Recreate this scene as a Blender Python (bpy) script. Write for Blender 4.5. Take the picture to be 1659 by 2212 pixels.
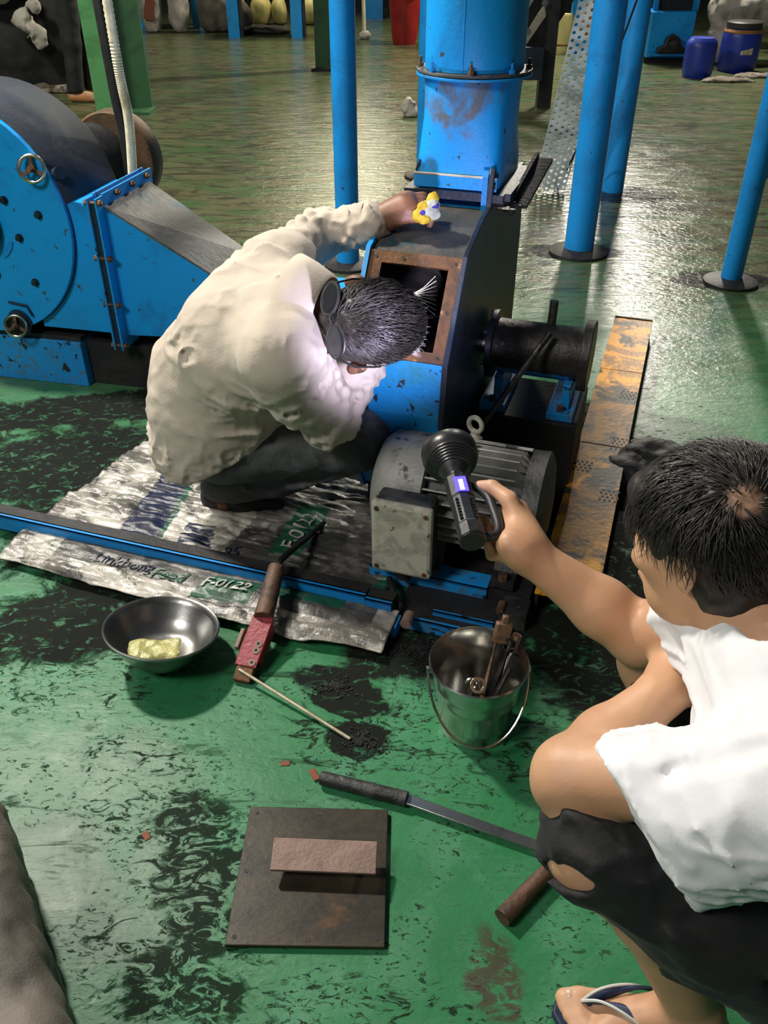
import bpy, bmesh, math, random
import numpy as np
from mathutils import Vector, Matrix, Quaternion
random.seed(7); rng = np.random.default_rng(7)
scene = bpy.context.scene
for o in list(bpy.data.objects): bpy.data.objects.remove(o)

# ---------------------------------------------------------------- camera
CAM_H, FPX, PITCH = 1.45, 1850.0, math.radians(35.08)
cam_d = bpy.data.cameras.new('camera'); cam = bpy.data.objects.new('camera', cam_d)
scene.collection.objects.link(cam)
cam.location = (0, 0, CAM_H); cam.rotation_euler = (math.pi/2 - PITCH, 0, 0)
cam_d.sensor_fit = 'VERTICAL'; cam_d.sensor_height = 36.0; cam_d.lens = FPX/2212*36.0
cam_d.clip_start = 0.02; cam_d.clip_end = 100
scene.camera = cam

# ---------------------------------------------------------------- world, lamps, exposure
w = bpy.data.worlds.new('hall_air'); scene.world = w; w.use_nodes = True
bg = w.node_tree.nodes['Background']; bg.inputs[0].default_value = (0.80, 0.90, 1.0, 1); bg.inputs[1].default_value = 0.05
def area(name, loc, target, size, power, col):
    l = bpy.data.lights.new(name, 'AREA'); l.shape = 'DISK'; l.size = size; l.energy = power; l.color = col
    o = bpy.data.objects.new(name, l); scene.collection.objects.link(o)
    o.location = loc; d = Vector(target) - Vector(loc)
    o.rotation_euler = d.to_track_quat('-Z', 'Y').to_euler(); return o
area('lamp_high_bay', (-2.1, 3.2, 3.4), (-0.3, 1.4, 0), 0.30, 190, (1.0, 0.94, 0.84))
area('lamp_near_row', (-2.7, -0.5, 3.7), (-0.8, 2.5, 0.3), 1.1, 112, (1.0, 0.97, 0.92))
area('lamp_far_aisle', (3.1, 12.2, 5.0), (1.1, 3.4, 0), 0.7, 800, (1.0, 0.93, 0.80))
area('fill_back_left', (-4.2, 5.2, 4.4), (-2.5, 9.0, 0.4), 0.8, 190, (1.0, 0.95, 0.80))  # added fill, brightens the column, hose and person at the back left
area('lamp_far_hall', (-0.6, 15.0, 4.6), (-0.6, 8.0, 0), 1.5, 270, (1.0, 0.90, 0.62))
vs = scene.view_settings
vs.view_transform = 'Standard'; vs.look = 'None'; vs.gamma = 1.0; vs.use_curve_mapping = False; vs.exposure = 0.0

# ---------------------------------------------------------------- geometry helpers
V = Vector
class Frame:
    """A plan frame: origin on the floor and a turn about the vertical (degrees, clockwise)."""
    def __init__(s, ox, oy, a):
        s.o = V((ox, oy, 0)); s.a = math.radians(a)
        s.u = V((math.cos(s.a), -math.sin(s.a), 0)); s.v = V((math.sin(s.a), math.cos(s.a), 0))
    def wor(s, u, v, z=0): return s.o + s.u*u + s.v*v + V((0, 0, z))
    def loc(s, p):
        q = V(p) - s.o; return V((q.dot(s.u), q.dot(s.v), p[2]))
WORLD = Frame(0, 0, 0)
FAN = Frame(0.02, 1.64, 18.5)         # the opened fan, its motor and its skid
BLOW = Frame(-1.097, 2.877, 13.0)     # the blower on the left
OFFS = {}
def tag(o, label, cat, group=None, kind=None):
    if label: o['label'] = label
    if cat: o['category'] = cat
    if group: o['group'] = group
    if kind: o['kind'] = kind
    return o
def thing(name, label, cat, base=(0, 0, 0), frame=WORLD, group=None):
    o = bpy.data.objects.new(name, None); scene.collection.objects.link(o)
    o.empty_display_size = 0.05
    o.location = frame.wor(*base); o.rotation_euler = (0, 0, -frame.a)
    OFFS[o] = V(base); return tag(o, label, cat, group)
def orth(d):
    d = V(d).normalized(); a = V((0, 0, 1)) if abs(d.z) < .9 else V((1, 0, 0))
    x = d.cross(a).normalized(); return x, d.cross(x).normalized()
class MB:
    def __init__(s): s.v = []; s.f = []
    def add(s, vs_, fs):
        n = len(s.v); s.v += [V(p) for p in vs_]; s.f += [tuple(i+n for i in f) for f in fs]; return s
    def box(s, c, size, R=None):
        c = V(c); hx, hy, hz = size[0]/2, size[1]/2, size[2]/2
        ps = [V((x, y, z)) for x in (-hx, hx) for y in (-hy, hy) for z in (-hz, hz)]
        if R is not None: ps = [R @ p for p in ps]
        return s.add([c+p for p in ps], [(0,1,3,2),(4,6,7,5),(0,4,5,1),(2,3,7,6),(0,2,6,4),(1,5,7,3)])
    def span(s, a, b):
        a, b = V(a), V(b); return s.box((a+b)/2, [abs(q) for q in (b-a)])
    def bar(s, p0, p1, wdt, hgt, up=(0, 0, 1)):
        p0, p1 = V(p0), V(p1); d = (p1-p0).normalized(); x = d.cross(V(up)).normalized(); y = x.cross(d).normalized()
        R = Matrix((x, d, y)).transposed(); return s.box((p0+p1)/2, (wdt, (p1-p0).length, hgt), R)
    def cyl(s, p0, p1, r0, r1=None, seg=24, c0=True, c1=True):
        if r1 is None: r1 = r0
        p0, p1 = V(p0), V(p1); x, y = orth(p1-p0)
        vs_ = []
        for p, r in ((p0, r0), (p1, r1)):
            for i in range(seg):
                a = 2*math.pi*i/seg; vs_.append(p + x*(r*math.cos(a)) + y*(r*math.sin(a)))
        fs = [(i, (i+1) % seg, seg+(i+1) % seg, seg+i) for i in range(seg)]
        if c0: fs.append(tuple(reversed(range(seg))))
        if c1: fs.append(tuple(range(seg, 2*seg)))
        return s.add(vs_, fs)
    def tube(s, pts, r, seg=10, caps=True, closed=False):
        pts = [V(p) for p in pts]; n = len(pts); rs = r if isinstance(r, (list, tuple)) else [r]*n
        x = None; vs_ = []
        for i, p in enumerate(pts):
            if closed: d = pts[(i+1) % n]-pts[i-1]
            else: d = pts[min(i+1, n-1)]-pts[max(i-1, 0)]
            d.normalize()
            if x is None: x, _ = orth(d)
            x = (x - d*x.dot(d)).normalized(); y = d.cross(x)
            for k in range(seg):
                a = 2*math.pi*k/seg; vs_.append(p + x*(rs[i]*math.cos(a)) + y*(rs[i]*math.sin(a)))
        fs = []
        for i in range(n if closed else n-1):
            j = (i+1) % n
            for k in range(seg):
                q = (k+1) % seg; fs.append((i*seg+k, i*seg+q, j*seg+q, j*seg+k))
        if caps and not closed: fs += [tuple(reversed(range(seg))), tuple(range((n-1)*seg, n*seg))]
        return s.add(vs_, fs)
    def lathe(s, prof, o=(0, 0, 0), ax=(0, 0, 1), seg=40, closed=False):
        o = V(o); ax = V(ax).normalized(); x, y = orth(ax); vs_ = []
        for r, z in prof:
            for k in range(seg):
                a = 2*math.pi*k/seg; vs_.append(o + ax*z + x*(r*math.cos(a)) + y*(r*math.sin(a)))
        n = len(prof); fs = []
        for i in range(n if closed else n-1):
            j = (i+1) % n
            for k in range(seg):
                q = (k+1) % seg; fs.append((i*seg+k, i*seg+q, j*seg+q, j*seg+k))
        if not closed:
            if prof[0][0] > 1e-4: fs.append(tuple(reversed(range(seg))))
            if prof[-1][0] > 1e-4: fs.append(tuple(range((n-1)*seg, n*seg)))
        return s.add(vs_, fs)
    def torus(s, o, ax, R_, r, seg=40, ts=10):
        o = V(o); x, y = orth(ax)
        return s.tube([o + x*(R_*math.cos(2*math.pi*k/seg)) + y*(R_*math.sin(2*math.pi*k/seg)) for k in range(seg)], r, ts, closed=True)
    def prism(s, poly, f0, f1):
        """poly: 2-D points; f0/f1 map a 2-D point to the two ends"""
        n = len(poly); vs_ = [V(f0(p)) for p in poly] + [V(f1(p)) for p in poly]
        fs = [(i, (i+1) % n, n+(i+1) % n, n+i) for i in range(n)] + [tuple(reversed(range(n))), tuple(range(n, 2*n))]
        return s.add(vs_, fs)
    def hexb(s, p, d, r, h):
        p = V(p); return s.cyl(p, p+V(d).normalized()*h, r, r, 6)
    def mesh(s, name):
        me = bpy.data.meshes.new(name); me.from_pydata([tuple(p) for p in s.v], [], s.f); me.validate()
        bm = bmesh.new(); bm.from_mesh(me); bmesh.ops.remove_doubles(bm, verts=bm.verts, dist=1e-6); bmesh.ops.recalc_face_normals(bm, faces=bm.faces); bm.to_mesh(me); bm.free()
        return me
    def build(s, name, mat, parent=None, smooth=True, bevel=0, root=None, label=None, solid=0, subsurf=0):
        off = OFFS[root or parent] if (root or parent) in OFFS else V((0, 0, 0))
        s.v = [p-off for p in s.v]
        o = bpy.data.objects.new(name, s.mesh(name)); scene.collection.objects.link(o)
        o.data.materials.append(mat)
        if parent: o.parent = parent
        finish(o, smooth, bevel, solid, subsurf)
        if label: o['label'] = label
        return o
def finish(o, smooth=True, bevel=0, solid=0, subsurf=0):
    if smooth:
        o.data.shade_smooth()
        try: o.data.set_sharp_from_angle(angle=math.radians(38))
        except Exception: pass
    if solid:
        m = o.modifiers.new('thick', 'SOLIDIFY'); m.thickness = solid; m.offset = 0
    if bevel:
        m = o.modifiers.new('bevel', 'BEVEL'); m.width = bevel; m.segments = 2; m.limit_method = 'ANGLE'; m.angle_limit = math.radians(40)
    if subsurf:
        m = o.modifiers.new('sub', 'SUBSURF'); m.levels = m.render_levels = subsurf
def solo(name, mb, mat, label, cat, base=(0, 0, 0), frame=WORLD, group=None, **kw):
    b = V(base); mb.v = [p-b for p in mb.v]
    o = mb.build(name, mat, None, **kw)
    o.location = frame.wor(*base); o.rotation_euler = (0, 0, -frame.a)
    return tag(o, label, cat, group)
def struct(o): o['kind'] = 'structure'; return o
def copy_part(o, parent, M4):
    c = o.copy(); scene.collection.objects.link(c); c.parent = parent; c.matrix_local = M4; return c
def from_arrays(name, vs_, quads, mat, parent=None, root=None, smooth=True):
    off = OFFS.get(root or parent, V((0, 0, 0)))
    me = bpy.data.meshes.new(name); me.from_pydata((np.asarray(vs_) - np.array(off)).tolist(), [], np.asarray(quads).tolist()); me.update()
    if smooth: me.shade_smooth()
    o = bpy.data.objects.new(name, me); scene.collection.objects.link(o); me.materials.append(mat)
    if parent: o.parent = parent
    return o

# ---------------------------------------------------------------- value noise for shaping cloth
_perm = rng.random((64, 64, 64)).astype(np.float32)
def vnoise(p):
    p = np.asarray(p, dtype=np.float64); i = np.floor(p).astype(int); f = p-i; f = f*f*(3-2*f); i &= 63; j = (i+1) & 63
    X0, Y0, Z0 = i[..., 0], i[..., 1], i[..., 2]; X1, Y1, Z1 = j[..., 0], j[..., 1], j[..., 2]; a, b, c = f[..., 0], f[..., 1], f[..., 2]
    g = _perm
    return ((g[X0,Y0,Z0]*(1-a)+g[X1,Y0,Z0]*a)*(1-b)+(g[X0,Y1,Z0]*(1-a)+g[X1,Y1,Z0]*a)*b)*(1-c) + \
           ((g[X0,Y0,Z1]*(1-a)+g[X1,Y0,Z1]*a)*(1-b)+(g[X0,Y1,Z1]*(1-a)+g[X1,Y1,Z1]*a)*b)*c - 0.5

# ---------------------------------------------------------------- distance-field modeller for bodies and cloth
class SDF:
    def __init__(s, lo, hi, h):
        s.lo = np.array(lo, float); s.h = h; s.n = np.ceil((np.array(hi)-s.lo)/h).astype(int)+1
        s.D = np.full(s.n, 0.06, np.float32)
    def _sub(s, lo, hi):
        a = np.maximum(np.floor((np.array(lo)-s.lo)/s.h).astype(int), 0); b = np.minimum(np.ceil((np.array(hi)-s.lo)/s.h).astype(int)+1, s.n)
        if (b <= a).any(): return None
        g = [s.lo[i]+s.h*np.arange(a[i], b[i]) for i in range(3)]
        return tuple(slice(a[i], b[i]) for i in range(3)), g[0][:, None, None], g[1][None, :, None], g[2][None, None, :]
    def _mix(s, sl, d, k):
        d = d.astype(np.float32); D = s.D[sl]
        if k > 0:
            hh = np.clip(0.5+0.5*(D-d)/k, 0, 1); s.D[sl] = D*(1-hh)+d*hh-k*hh*(1-hh)
        else: s.D[sl] = np.minimum(D, d)
    def cone(s, a, b, r0, r1=None, k=0.02):
        r1 = r0 if r1 is None else r1; a = np.array(a, float); b = np.array(b, float); m = max(r0, r1)+0.05
        q = s._sub(np.minimum(a, b)-m, np.maximum(a, b)+m)
        if q is None: return s
        sl, X, Y, Z = q; ab = b-a; L = max(ab@ab, 1e-9)
        t = np.clip(((X-a[0])*ab[0]+(Y-a[1])*ab[1]+(Z-a[2])*ab[2])/L, 0, 1)
        d = np.sqrt((X-a[0]-t*ab[0])**2+(Y-a[1]-t*ab[1])**2+(Z-a[2]-t*ab[2])**2)-(r0+(r1-r0)*t)
        s._mix(sl, d, k); return s
    def chain(s, pts, rs, k=0.02):
        for i in range(len(pts)-1): s.cone(pts[i], pts[i+1], rs[i], rs[i+1], k)
        return s
    def ell(s, c, r, axes=None, k=0.02, sub=False):
        c = np.array(c, float); r = np.array(r, float); A = np.eye(3) if axes is None else np.array([list(V(x).normalized()) for x in axes])
        m = r.max()+0.05; q = s._sub(c-m, c+m)
        if q is None: return s
        sl, X, Y, Z = q; P = [X-c[0], Y-c[1], Z-c[2]]
        U = [(P[0]*A[i, 0]+P[1]*A[i, 1]+P[2]*A[i, 2]) for i in range(3)]
        k0 = np.sqrt(sum((U[i]/r[i])**2 for i in range(3))); k1 = np.sqrt(sum((U[i]/r[i]**2)**2 for i in range(3)))+1e-9
        d = k0*(k0-1)/k1
        if sub:
            D = s.D[sl]; d = -d.astype(np.float32)
            if k > 0:
                hh = np.clip(0.5-0.5*(D-d)/k, 0, 1); s.D[sl] = D*(1-hh)+d*hh+k*hh*(1-hh)
            else: s.D[sl] = np.maximum(D, d)
        else: s._mix(sl, d, k)
        return s
    def rbox(s, c, half, rad, axes=None, k=0.01):
        c = np.array(c, float); half = np.array(half, float)-rad; A = np.eye(3) if axes is None else np.array([list(V(x).normalized()) for x in axes])
        m = np.linalg.norm(half)+rad+0.05; q = s._sub(c-m, c+m)
        if q is None: return s
        sl, X, Y, Z = q; P = [X-c[0], Y-c[1], Z-c[2]]
        U = [np.abs(P[0]*A[i, 0]+P[1]*A[i, 1]+P[2]*A[i, 2])-half[i] for i in range(3)]
        d = np.sqrt(sum(np.maximum(u_, 0)**2 for u_ in U))+np.minimum(np.maximum(np.maximum(U[0], U[1]), U[2]), 0)-rad
        s._mix(sl, d, k); return s
    def plane(s, p, n):
        """cut away the side the normal points to"""
        p = np.array(p, float); n = np.array(V(n).normalized())
        g = [s.lo[i]+s.h*np.arange(s.n[i]) for i in range(3)]
        d = (g[0][:, None, None]-p[0])*n[0]+(g[1][None, :, None]-p[1])*n[1]+(g[2][None, None, :]-p[2])*n[2]
        s.D = np.maximum(s.D, d.astype(np.float32)); return s
    def fold(s, a, b, wd, dp):
        """a raised (dp>0) or sunk fold running from a to b"""
        a = np.array(a, float); b = np.array(b, float); m = wd*2.5
        q = s._sub(np.minimum(a, b)-m, np.maximum(a, b)+m)
        if q is None: return s
        sl, X, Y, Z = q; ab = b-a; L = max(ab@ab, 1e-9)
        t = np.clip(((X-a[0])*ab[0]+(Y-a[1])*ab[1]+(Z-a[2])*ab[2])/L, 0, 1)
        d2 = (X-a[0]-t*ab[0])**2+(Y-a[1]-t*ab[1])**2+(Z-a[2]-t*ab[2])**2
        s.D[sl] -= (dp*np.sin(np.pi*np.clip(t, .04, .96))*np.exp(-d2/wd**2)).astype(np.float32); return s
    def crease(s, amp, sc, ax=(1, 0, 0), seed=0., lim=0.02, msc=6., mlo=-.05):
        """sharp wrinkles running along ax, fading in and out"""
        idx = np.argwhere(np.abs(s.D) < lim); p = s.lo+idx*s.h; a = np.array(V(ax).normalized())
        al = (p@a)[:, None]*a; st = (p-al)*sc+al*sc*.28
        st = st+.9*np.stack([vnoise(p*5+seed+3*i) for i in range(3)], -1)
        r1 = 1-np.abs(vnoise(st+seed+7.7))*4; r2 = 1-np.abs(vnoise(st*1.9+seed+3.1))*4
        m = np.clip((vnoise(p*msc+seed)-mlo)*4, 0, 1)
        s.D[tuple(idx.T)] -= (amp*m*(np.clip(r1, 0, 1)**2+.5*np.clip(r2, 0, 1)**2)).astype(np.float32); return s
    def subcone(s, a, b, r0, r1):
        a = np.array(a, float); b = np.array(b, float); m = max(r0, r1)+.02; sl, X, Y, Z = s._sub(np.minimum(a, b)-m, np.maximum(a, b)+m); ab = b-a; L = ab@ab
        t = np.clip(((X-a[0])*ab[0]+(Y-a[1])*ab[1]+(Z-a[2])*ab[2])/L, 0, 1)
        d = np.sqrt((X-a[0]-t*ab[0])**2+(Y-a[1]-t*ab[1])**2+(Z-a[2]-t*ab[2])**2)-(r0+(r1-r0)*t)
        s.D[sl] = np.maximum(s.D[sl], -d.astype(np.float32)); return s
    def lcut(s, p, n_, c, rad):
        """plane cut inside a box of half size rad round c"""
        p, c = np.array(p), np.array(c); n_ = np.array(V(n_).normalized()); sl, X, Y, Z = s._sub(c-rad, c+rad)
        d = ((X-p[0])*n_[0]+(Y-p[1])*n_[1]+(Z-p[2])*n_[2]); s.D[sl] = np.maximum(s.D[sl], d.astype(np.float32)); return s
    def rough(s, amp, sc, lim=0.03):
        idx = np.argwhere(np.abs(s.D) < lim); p = (s.lo+idx*s.h)*np.array(sc)+11.3
        s.D[tuple(idx.T)] += (amp*2*(vnoise(p)+0.5*vnoise(p*2.1+5))).astype(np.float32); return s
    def mesh(s, smooth=2):
        D = s.D; I = D < 0; nx, ny, nz = D.shape
        cnt = np.zeros((nx-1, ny-1, nz-1), np.int8)
        for dx in (0, 1):
            for dy in (0, 1):
                for dz in (0, 1): cnt += I[dx:nx-1+dx, dy:ny-1+dy, dz:nz-1+dz]
        act = (cnt > 0) & (cnt < 8); idx = np.argwhere(act); N = len(idx)
        vid = np.full(act.shape, -1, np.int64); vid[tuple(idx.T)] = np.arange(N)
        acc = np.zeros((N, 3)); num = np.zeros(N)
        cor = [(x, y, z) for x in (0, 1) for y in (0, 1) for z in (0, 1)]
        for a in cor:
            for ax in range(3):
                if a[ax] == 1: continue
                b = list(a); b[ax] = 1
                da = D[idx[:, 0]+a[0], idx[:, 1]+a[1], idx[:, 2]+a[2]]; db = D[idx[:, 0]+b[0], idx[:, 1]+b[1], idx[:, 2]+b[2]]
                m = (da < 0) != (db < 0); t = da/(da-db+1e-12)
                p = np.tile(np.array(a, float), (N, 1)); p[:, ax] += t
                acc[m] += p[m]; num[m] += 1
        vs_ = s.lo+(idx+acc/num[:, None])*s.h
        quads = []
        for ax in range(3):
            A = [slice(1, -1)]*3; B = [slice(1, -1)]*3; A[ax] = slice(0, -1); B[ax] = slice(1, None)
            ia, ib = I[tuple(A)], I[tuple(B)]; e = np.argwhere(ia != ib); flip = ia[tuple(e.T)]
            e = e+1; e[:, ax] -= 1
            o1, o2 = [(1, 2), (2, 0), (0, 1)][ax]
            def cell(d1, d2):
                c = e.copy(); c[:, o1] -= d1; c[:, o2] -= d2; return vid[c[:, 0], c[:, 1], c[:, 2]]
            q = np.stack([cell(1, 1), cell(0, 1), cell(0, 0), cell(1, 0)], 1)
            q[~flip] = q[~flip][:, ::-1]; quads.append(q)
        quads = np.concatenate(quads); quads = quads[(quads >= 0).all(1)]
        ed = np.concatenate([quads[:, [0, 1]], quads[:, [1, 2]], quads[:, [2, 3]], quads[:, [3, 0]]])
        for _ in range(smooth):
            sm = np.zeros_like(vs_); ct = np.zeros(N)
            for a, b in ((0, 1), (1, 0)):
                for c in range(3): sm[:, c] += np.bincount(ed[:, a], vs_[ed[:, b], c], N)
                ct += np.bincount(ed[:, a], minlength=N)
            vs_ = 0.4*vs_+0.6*sm/np.maximum(ct, 1)[:, None]
        return vs_, quads
# ---------------------------------------------------------------- materials
def new_mat(name):
    m = bpy.data.materials.new(name); m.use_nodes = True; nt = m.node_tree; b = nt.nodes['Principled BSDF']; return m, nt, b
class NT:
    def __init__(s, nt): s.nt = nt
    def n(s, t, **kw):
        x = s.nt.nodes.new(t)
        for k, v_ in kw.items(): setattr(x, k, v_)
        return x
    def l(s, a, b): s.nt.links.new(a, b)
    def coord(s, kind='Object', scale=(1, 1, 1), rot=(0, 0, 0)):
        tc = s.n('ShaderNodeTexCoord'); mp = s.n('ShaderNodeMapping'); mp.inputs['Scale'].default_value = scale; mp.inputs['Rotation'].default_value = rot
        s.l(tc.outputs[kind], mp.inputs['Vector']); return mp.outputs[0]
    def noise(s, vec, scale, detail=5, rough=.6, dist=0.0):
        x = s.n('ShaderNodeTexNoise'); x.inputs['Scale'].default_value = scale; x.inputs['Detail'].default_value = detail
        x.inputs['Roughness'].default_value = rough; x.inputs['Distortion'].default_value = dist; s.l(vec, x.inputs['Vector']); return x.outputs['Fac']
    def ramp(s, fac, a, b, ca=0.0, cb=1.0):
        x = s.n('ShaderNodeMapRange', interpolation_type='SMOOTHSTEP'); s.l(fac, x.inputs[0])
        for i, q in zip((1, 2, 3, 4), (a, b, ca, cb)): x.inputs[i].default_value = q
        return x.outputs[0]
    def math(s, op, a, b=None, c=None):
        x = s.n('ShaderNodeMath', operation=op)
        for i, q in enumerate((a, b, c)):
            if q is None: continue
            if isinstance(q, (int, float)): x.inputs[i].default_value = q
            else: s.l(q, x.inputs[i])
        return x.outputs[0]
    def mix(s, fac, a, b):
        x = s.n('ShaderNodeMix', data_type='RGBA')
        for i, q in ((0, fac), (6, a), (7, b)):
            if isinstance(q, (int, float)): x.inputs[i].default_value = q
            elif isinstance(q, tuple): x.inputs[i].default_value = q+(1,) if len(q) == 3 else q
            else: s.l(q, x.inputs[i])
        return x.outputs[2]
    def bump(s, h, strength, dist=0.01):
        x = s.n('ShaderNodeBump'); x.inputs['Strength'].default_value = strength; x.inputs['Distance'].default_value = dist; s.l(h, x.inputs['Height']); return x.outputs[0]
def S(r, g, b):
    """sRGB 0-255 to linear"""
    f = lambda c: (c/12.92 if c <= .04045 else ((c+.055)/1.055)**2.4)
    return (f(r/255), f(g/255), f(b/255))
def pm(name, col, rough=.5, metal=0., col2=None, sc=6, lo=.45, hi=.62, col3=None, sc3=30, lo3=.58, hi3=.66, bump=0., bsc=60, stretch=(1, 1, 1), spec=.5, r2=None, emit=None, estr=0, dist=0.6, sheen=0, sss=0):
    m, nt, b = new_mat(name); N = NT(nt); vec = N.coord('Object', stretch)
    b.inputs['Roughness'].default_value = rough; b.inputs['Metallic'].default_value = metal; b.inputs['Specular IOR Level'].default_value = spec
    c = tuple(col)
    if col2 is not None:
        f = N.ramp(N.noise(vec, sc, 6, .62, dist), lo, hi); c = N.mix(f, c, tuple(col2))
        if r2 is not None: N.l(N.ramp(f, 0, 1, rough, r2), b.inputs['Roughness'])
    if col3 is not None:
        f3 = N.ramp(N.noise(vec, sc3, 4, .6, .3), lo3, hi3); c = N.mix(f3, c, tuple(col3))
    if isinstance(c, tuple): b.inputs['Base Color'].default_value = c+(1,)
    else: N.l(c, b.inputs['Base Color'])
    if bump: N.l(N.bump(N.noise(vec, bsc, 5, .6), bump), b.inputs['Normal'])
    if sheen: b.inputs['Sheen Weight'].default_value = sheen
    if sss:
        b.inputs['Subsurface Weight'].default_value = sss; b.inputs['Subsurface Radius'].default_value = (.012, .005, .003); b.inputs['Subsurface Scale'].default_value = 1.0
    if emit: b.inputs['Emission Color'].default_value = tuple(emit)+(1,); b.inputs['Emission Strength'].default_value = estr
    return m
BLUE = (.004, .30, .76)
M_blue = pm('blue_paint', BLUE, .42, 0, (.012, .12, .32), 3.2, .5, .75, (.05, .06, .07), 26, .64, .70, .12, 90)
M_blue_pipe = pm('blue_pipe_paint', (.005, .245, .66), .40, 0, (.008, .17, .47), 5, .45, .7, (.03, .05, .08), 40, .66, .72, .15, 120)
M_blue_sooty = pm('blue_paint_sooty', (.012, .15, .30), .5, 0, (.03, .033, .036), 4.5, .40, .56, (.012, .012, .014), 14, .56, .64, .2, 60)
M_blue_worn = pm('blue_paint_worn', (.008, .25, .66), .45, 0, (.05, .18, .34), 30, .5, .62, (.012, .012, .015), 22, .60, .66, .2, 80, (1, 3, 1))
M_dirtytop = pm('dusty_dark_plate', (.05, .05, .047), .55, 0, (.10, .095, .085), 5, .45, .65, (.02, .06, .08), 8, .58, .64, .25, 50)
M_wheel = pm('brown_rusty_wheel', (.105, .058, .022), .6, .1, (.05, .03, .015), 5, .42, .65, bump=.2, bsc=60)
M_scuff = pm('scuffed_blue_paint', BLUE, .42, 0, (.10, .12, .15), 4.5, .52, .66, (.03, .05, .08), 30, .62, .68, .12, 90)
M_bluefan = pm('flaking_blue_paint', (.006, .26, .62), .42, 0, (.02, .20, .28), 6, .5, .7, (.02, .02, .02), 34, .60, .64, .2, 80, (1, 2.2, 1))
M_rim = pm('dusty_navy_rim', (.018, .026, .042), .7, 0, (.06, .06, .058), 3, .5, .75, None, bump=.15, bsc=60, spec=.25)
M_navy = pm('dark_navy_steel', (.012, .022, .045), .42, 0, (.006, .008, .012), 5, .4, .65, (.04, .05, .06), 30, .66, .72, .1, 60)
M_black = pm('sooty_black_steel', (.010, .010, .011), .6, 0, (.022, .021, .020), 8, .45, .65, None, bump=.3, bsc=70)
M_rust = pm('rusty_steel', (.17, .075, .028), .7, .2, (.075, .038, .020), 9, .4, .62, (.30, .16, .07), 40, .6, .7, .4, 90)
M_rustdark = pm('brown_oiled_plate', (.040, .030, .016), .40, .2, (.018, .0145, .009), 6, .38, .6, (.15, .07, .02), 4.5, .60, .74, .06, 60, (1, 1.8, 1))
M_rustbar = pm('pinkish_rust_bar', (.27, .18, .145), .6, .1, (.19, .125, .10), 14, .4, .65, None, bump=.3, bsc=120)
M_grey = pm('grey_cast_paint', (.30, .30, .275), .5, .1, (.16, .16, .145), 7, .45, .68, (.03, .03, .03), 24, .6, .68, .2, 80)
M_greylite = pm('pale_grey_cast', (.55, .54, .44), .5, .05, (.36, .355, .28), 18, .42, .62, (.08, .06, .05), 30, .64, .7, .15, 90)
M_greydark = pm('dark_grey_cast', (.075, .075, .072), .5, .3, (.022, .022, .022), 8, .42, .65, (.10, .10, .10), 40, .62, .7, .3, 70)
M_shaft = pm('grimy_steel', (.075, .07, .066), .45, .5, (.035, .033, .03), 8, .42, .62, (.14, .13, .13), 30, .62, .7, .3, 70)
M_yellow = pm('orange_yellow_paint', (.85, .36, .012), .5, 0, (.33, .155, .03), 5.0, .44, .56, (.045, .032, .018), 8, .53, .62, .3, 60, dist=1.4)
M_chrome = pm('bright_rim_steel', (.62, .58, .50), .22, 1., (.36, .30, .22), 12, .5, .7)
M_inox = pm('stainless_steel', (.60, .60, .57), .22, 1., (.42, .42, .40), 9, .45, .7, bump=.03, bsc=30)
M_inoxdull = pm('dull_stainless', (.36, .355, .34), .30, 1., (.22, .22, .21), 7, .45, .7, bump=.04, bsc=40)
M_steel = pm('worn_tool_steel', (.30, .29, .27), .35, 1., (.16, .14, .12), 20, .45, .65, (.05, .035, .03), 40, .62, .7, .15, 90)
M_rusttool = pm('brown_tool_steel', (.26, .15, .09), .5, .6, (.12, .07, .045), 22, .45, .65, bump=.3, bsc=90)
M_darktool = pm('black_tool_steel', (.03, .03, .03), .35, .8, (.06, .058, .05), 20, .5, .65)
M_red = pm('red_lacquer', (.26, .018, .028), .4, 0, (.12, .02, .02), 12, .5, .68, (.30, .14, .12), 30, .66, .72, .2, 90)
M_wood = pm('oiled_wood', (.12, .06, .032), .55, 0, (.055, .03, .018), 16, .42, .62, None, bump=.3, bsc=90, stretch=(1, 1, 5))
M_rod = pm('welding_rod', (.45, .40, .29), .5, .3, (.33, .29, .2), 30)
M_rubber = pm('black_rubber', (.012, .012, .013), .5, 0, (.02, .02, .02), 20)
M_torch = pm('torch_black_alloy', (.020, .020, .022), .33, .3, (.03, .03, .032), 30, bump=.05, bsc=200)
M_lens = pm('torch_glass', (.9, .92, 1), .1, 0, None, emit=(.86, .84, 1.0), estr=25)
M_led = pm('torch_blue_display', (.0, .0, .3), .3, 0, None, emit=(.03, .02, 1.0), estr=9)
M_ledw = pm('torch_white_digits', (.8, .8, 1), .3, 0, None, emit=(.85, .92, 1.0), estr=9)
M_white_cable = pm('white_ribbed_hose', (.78, .70, .48), .5, 0, (.60, .54, .38), 20)
M_greenlit = pm('lit_green_paint', (.10, .33, .12), .5, 0, (.07, .24, .085), 4, bump=.1, bsc=50)  # column green with the light on its flange put into the colour
M_greendark = pm('dark_and_shaded_green', (.028, .105, .038), .5, 0, (.02, .07, .03), 4, bump=.1, bsc=50)  # square column's own green; painted shade on the H-section column
M_redbin = pm('red_plastic', (.42, .015, .018), .4, 0, (.33, .012, .015), 6)
M_drum = pm('blue_plastic_drum', (.012, .035, .33), .4, 0, (.008, .02, .17), 3)
M_lid = pm('black_plastic', (.02, .02, .022), .5, 0, (.035, .03, .028), 9)
M_orange = pm('orange_band', (.35, .15, .02), .5, 0, (.2, .09, .02), 7)
M_paper = pm('cream_label', (.6, .55, .42), .6, 0, (.45, .38, .28), 12)
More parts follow.
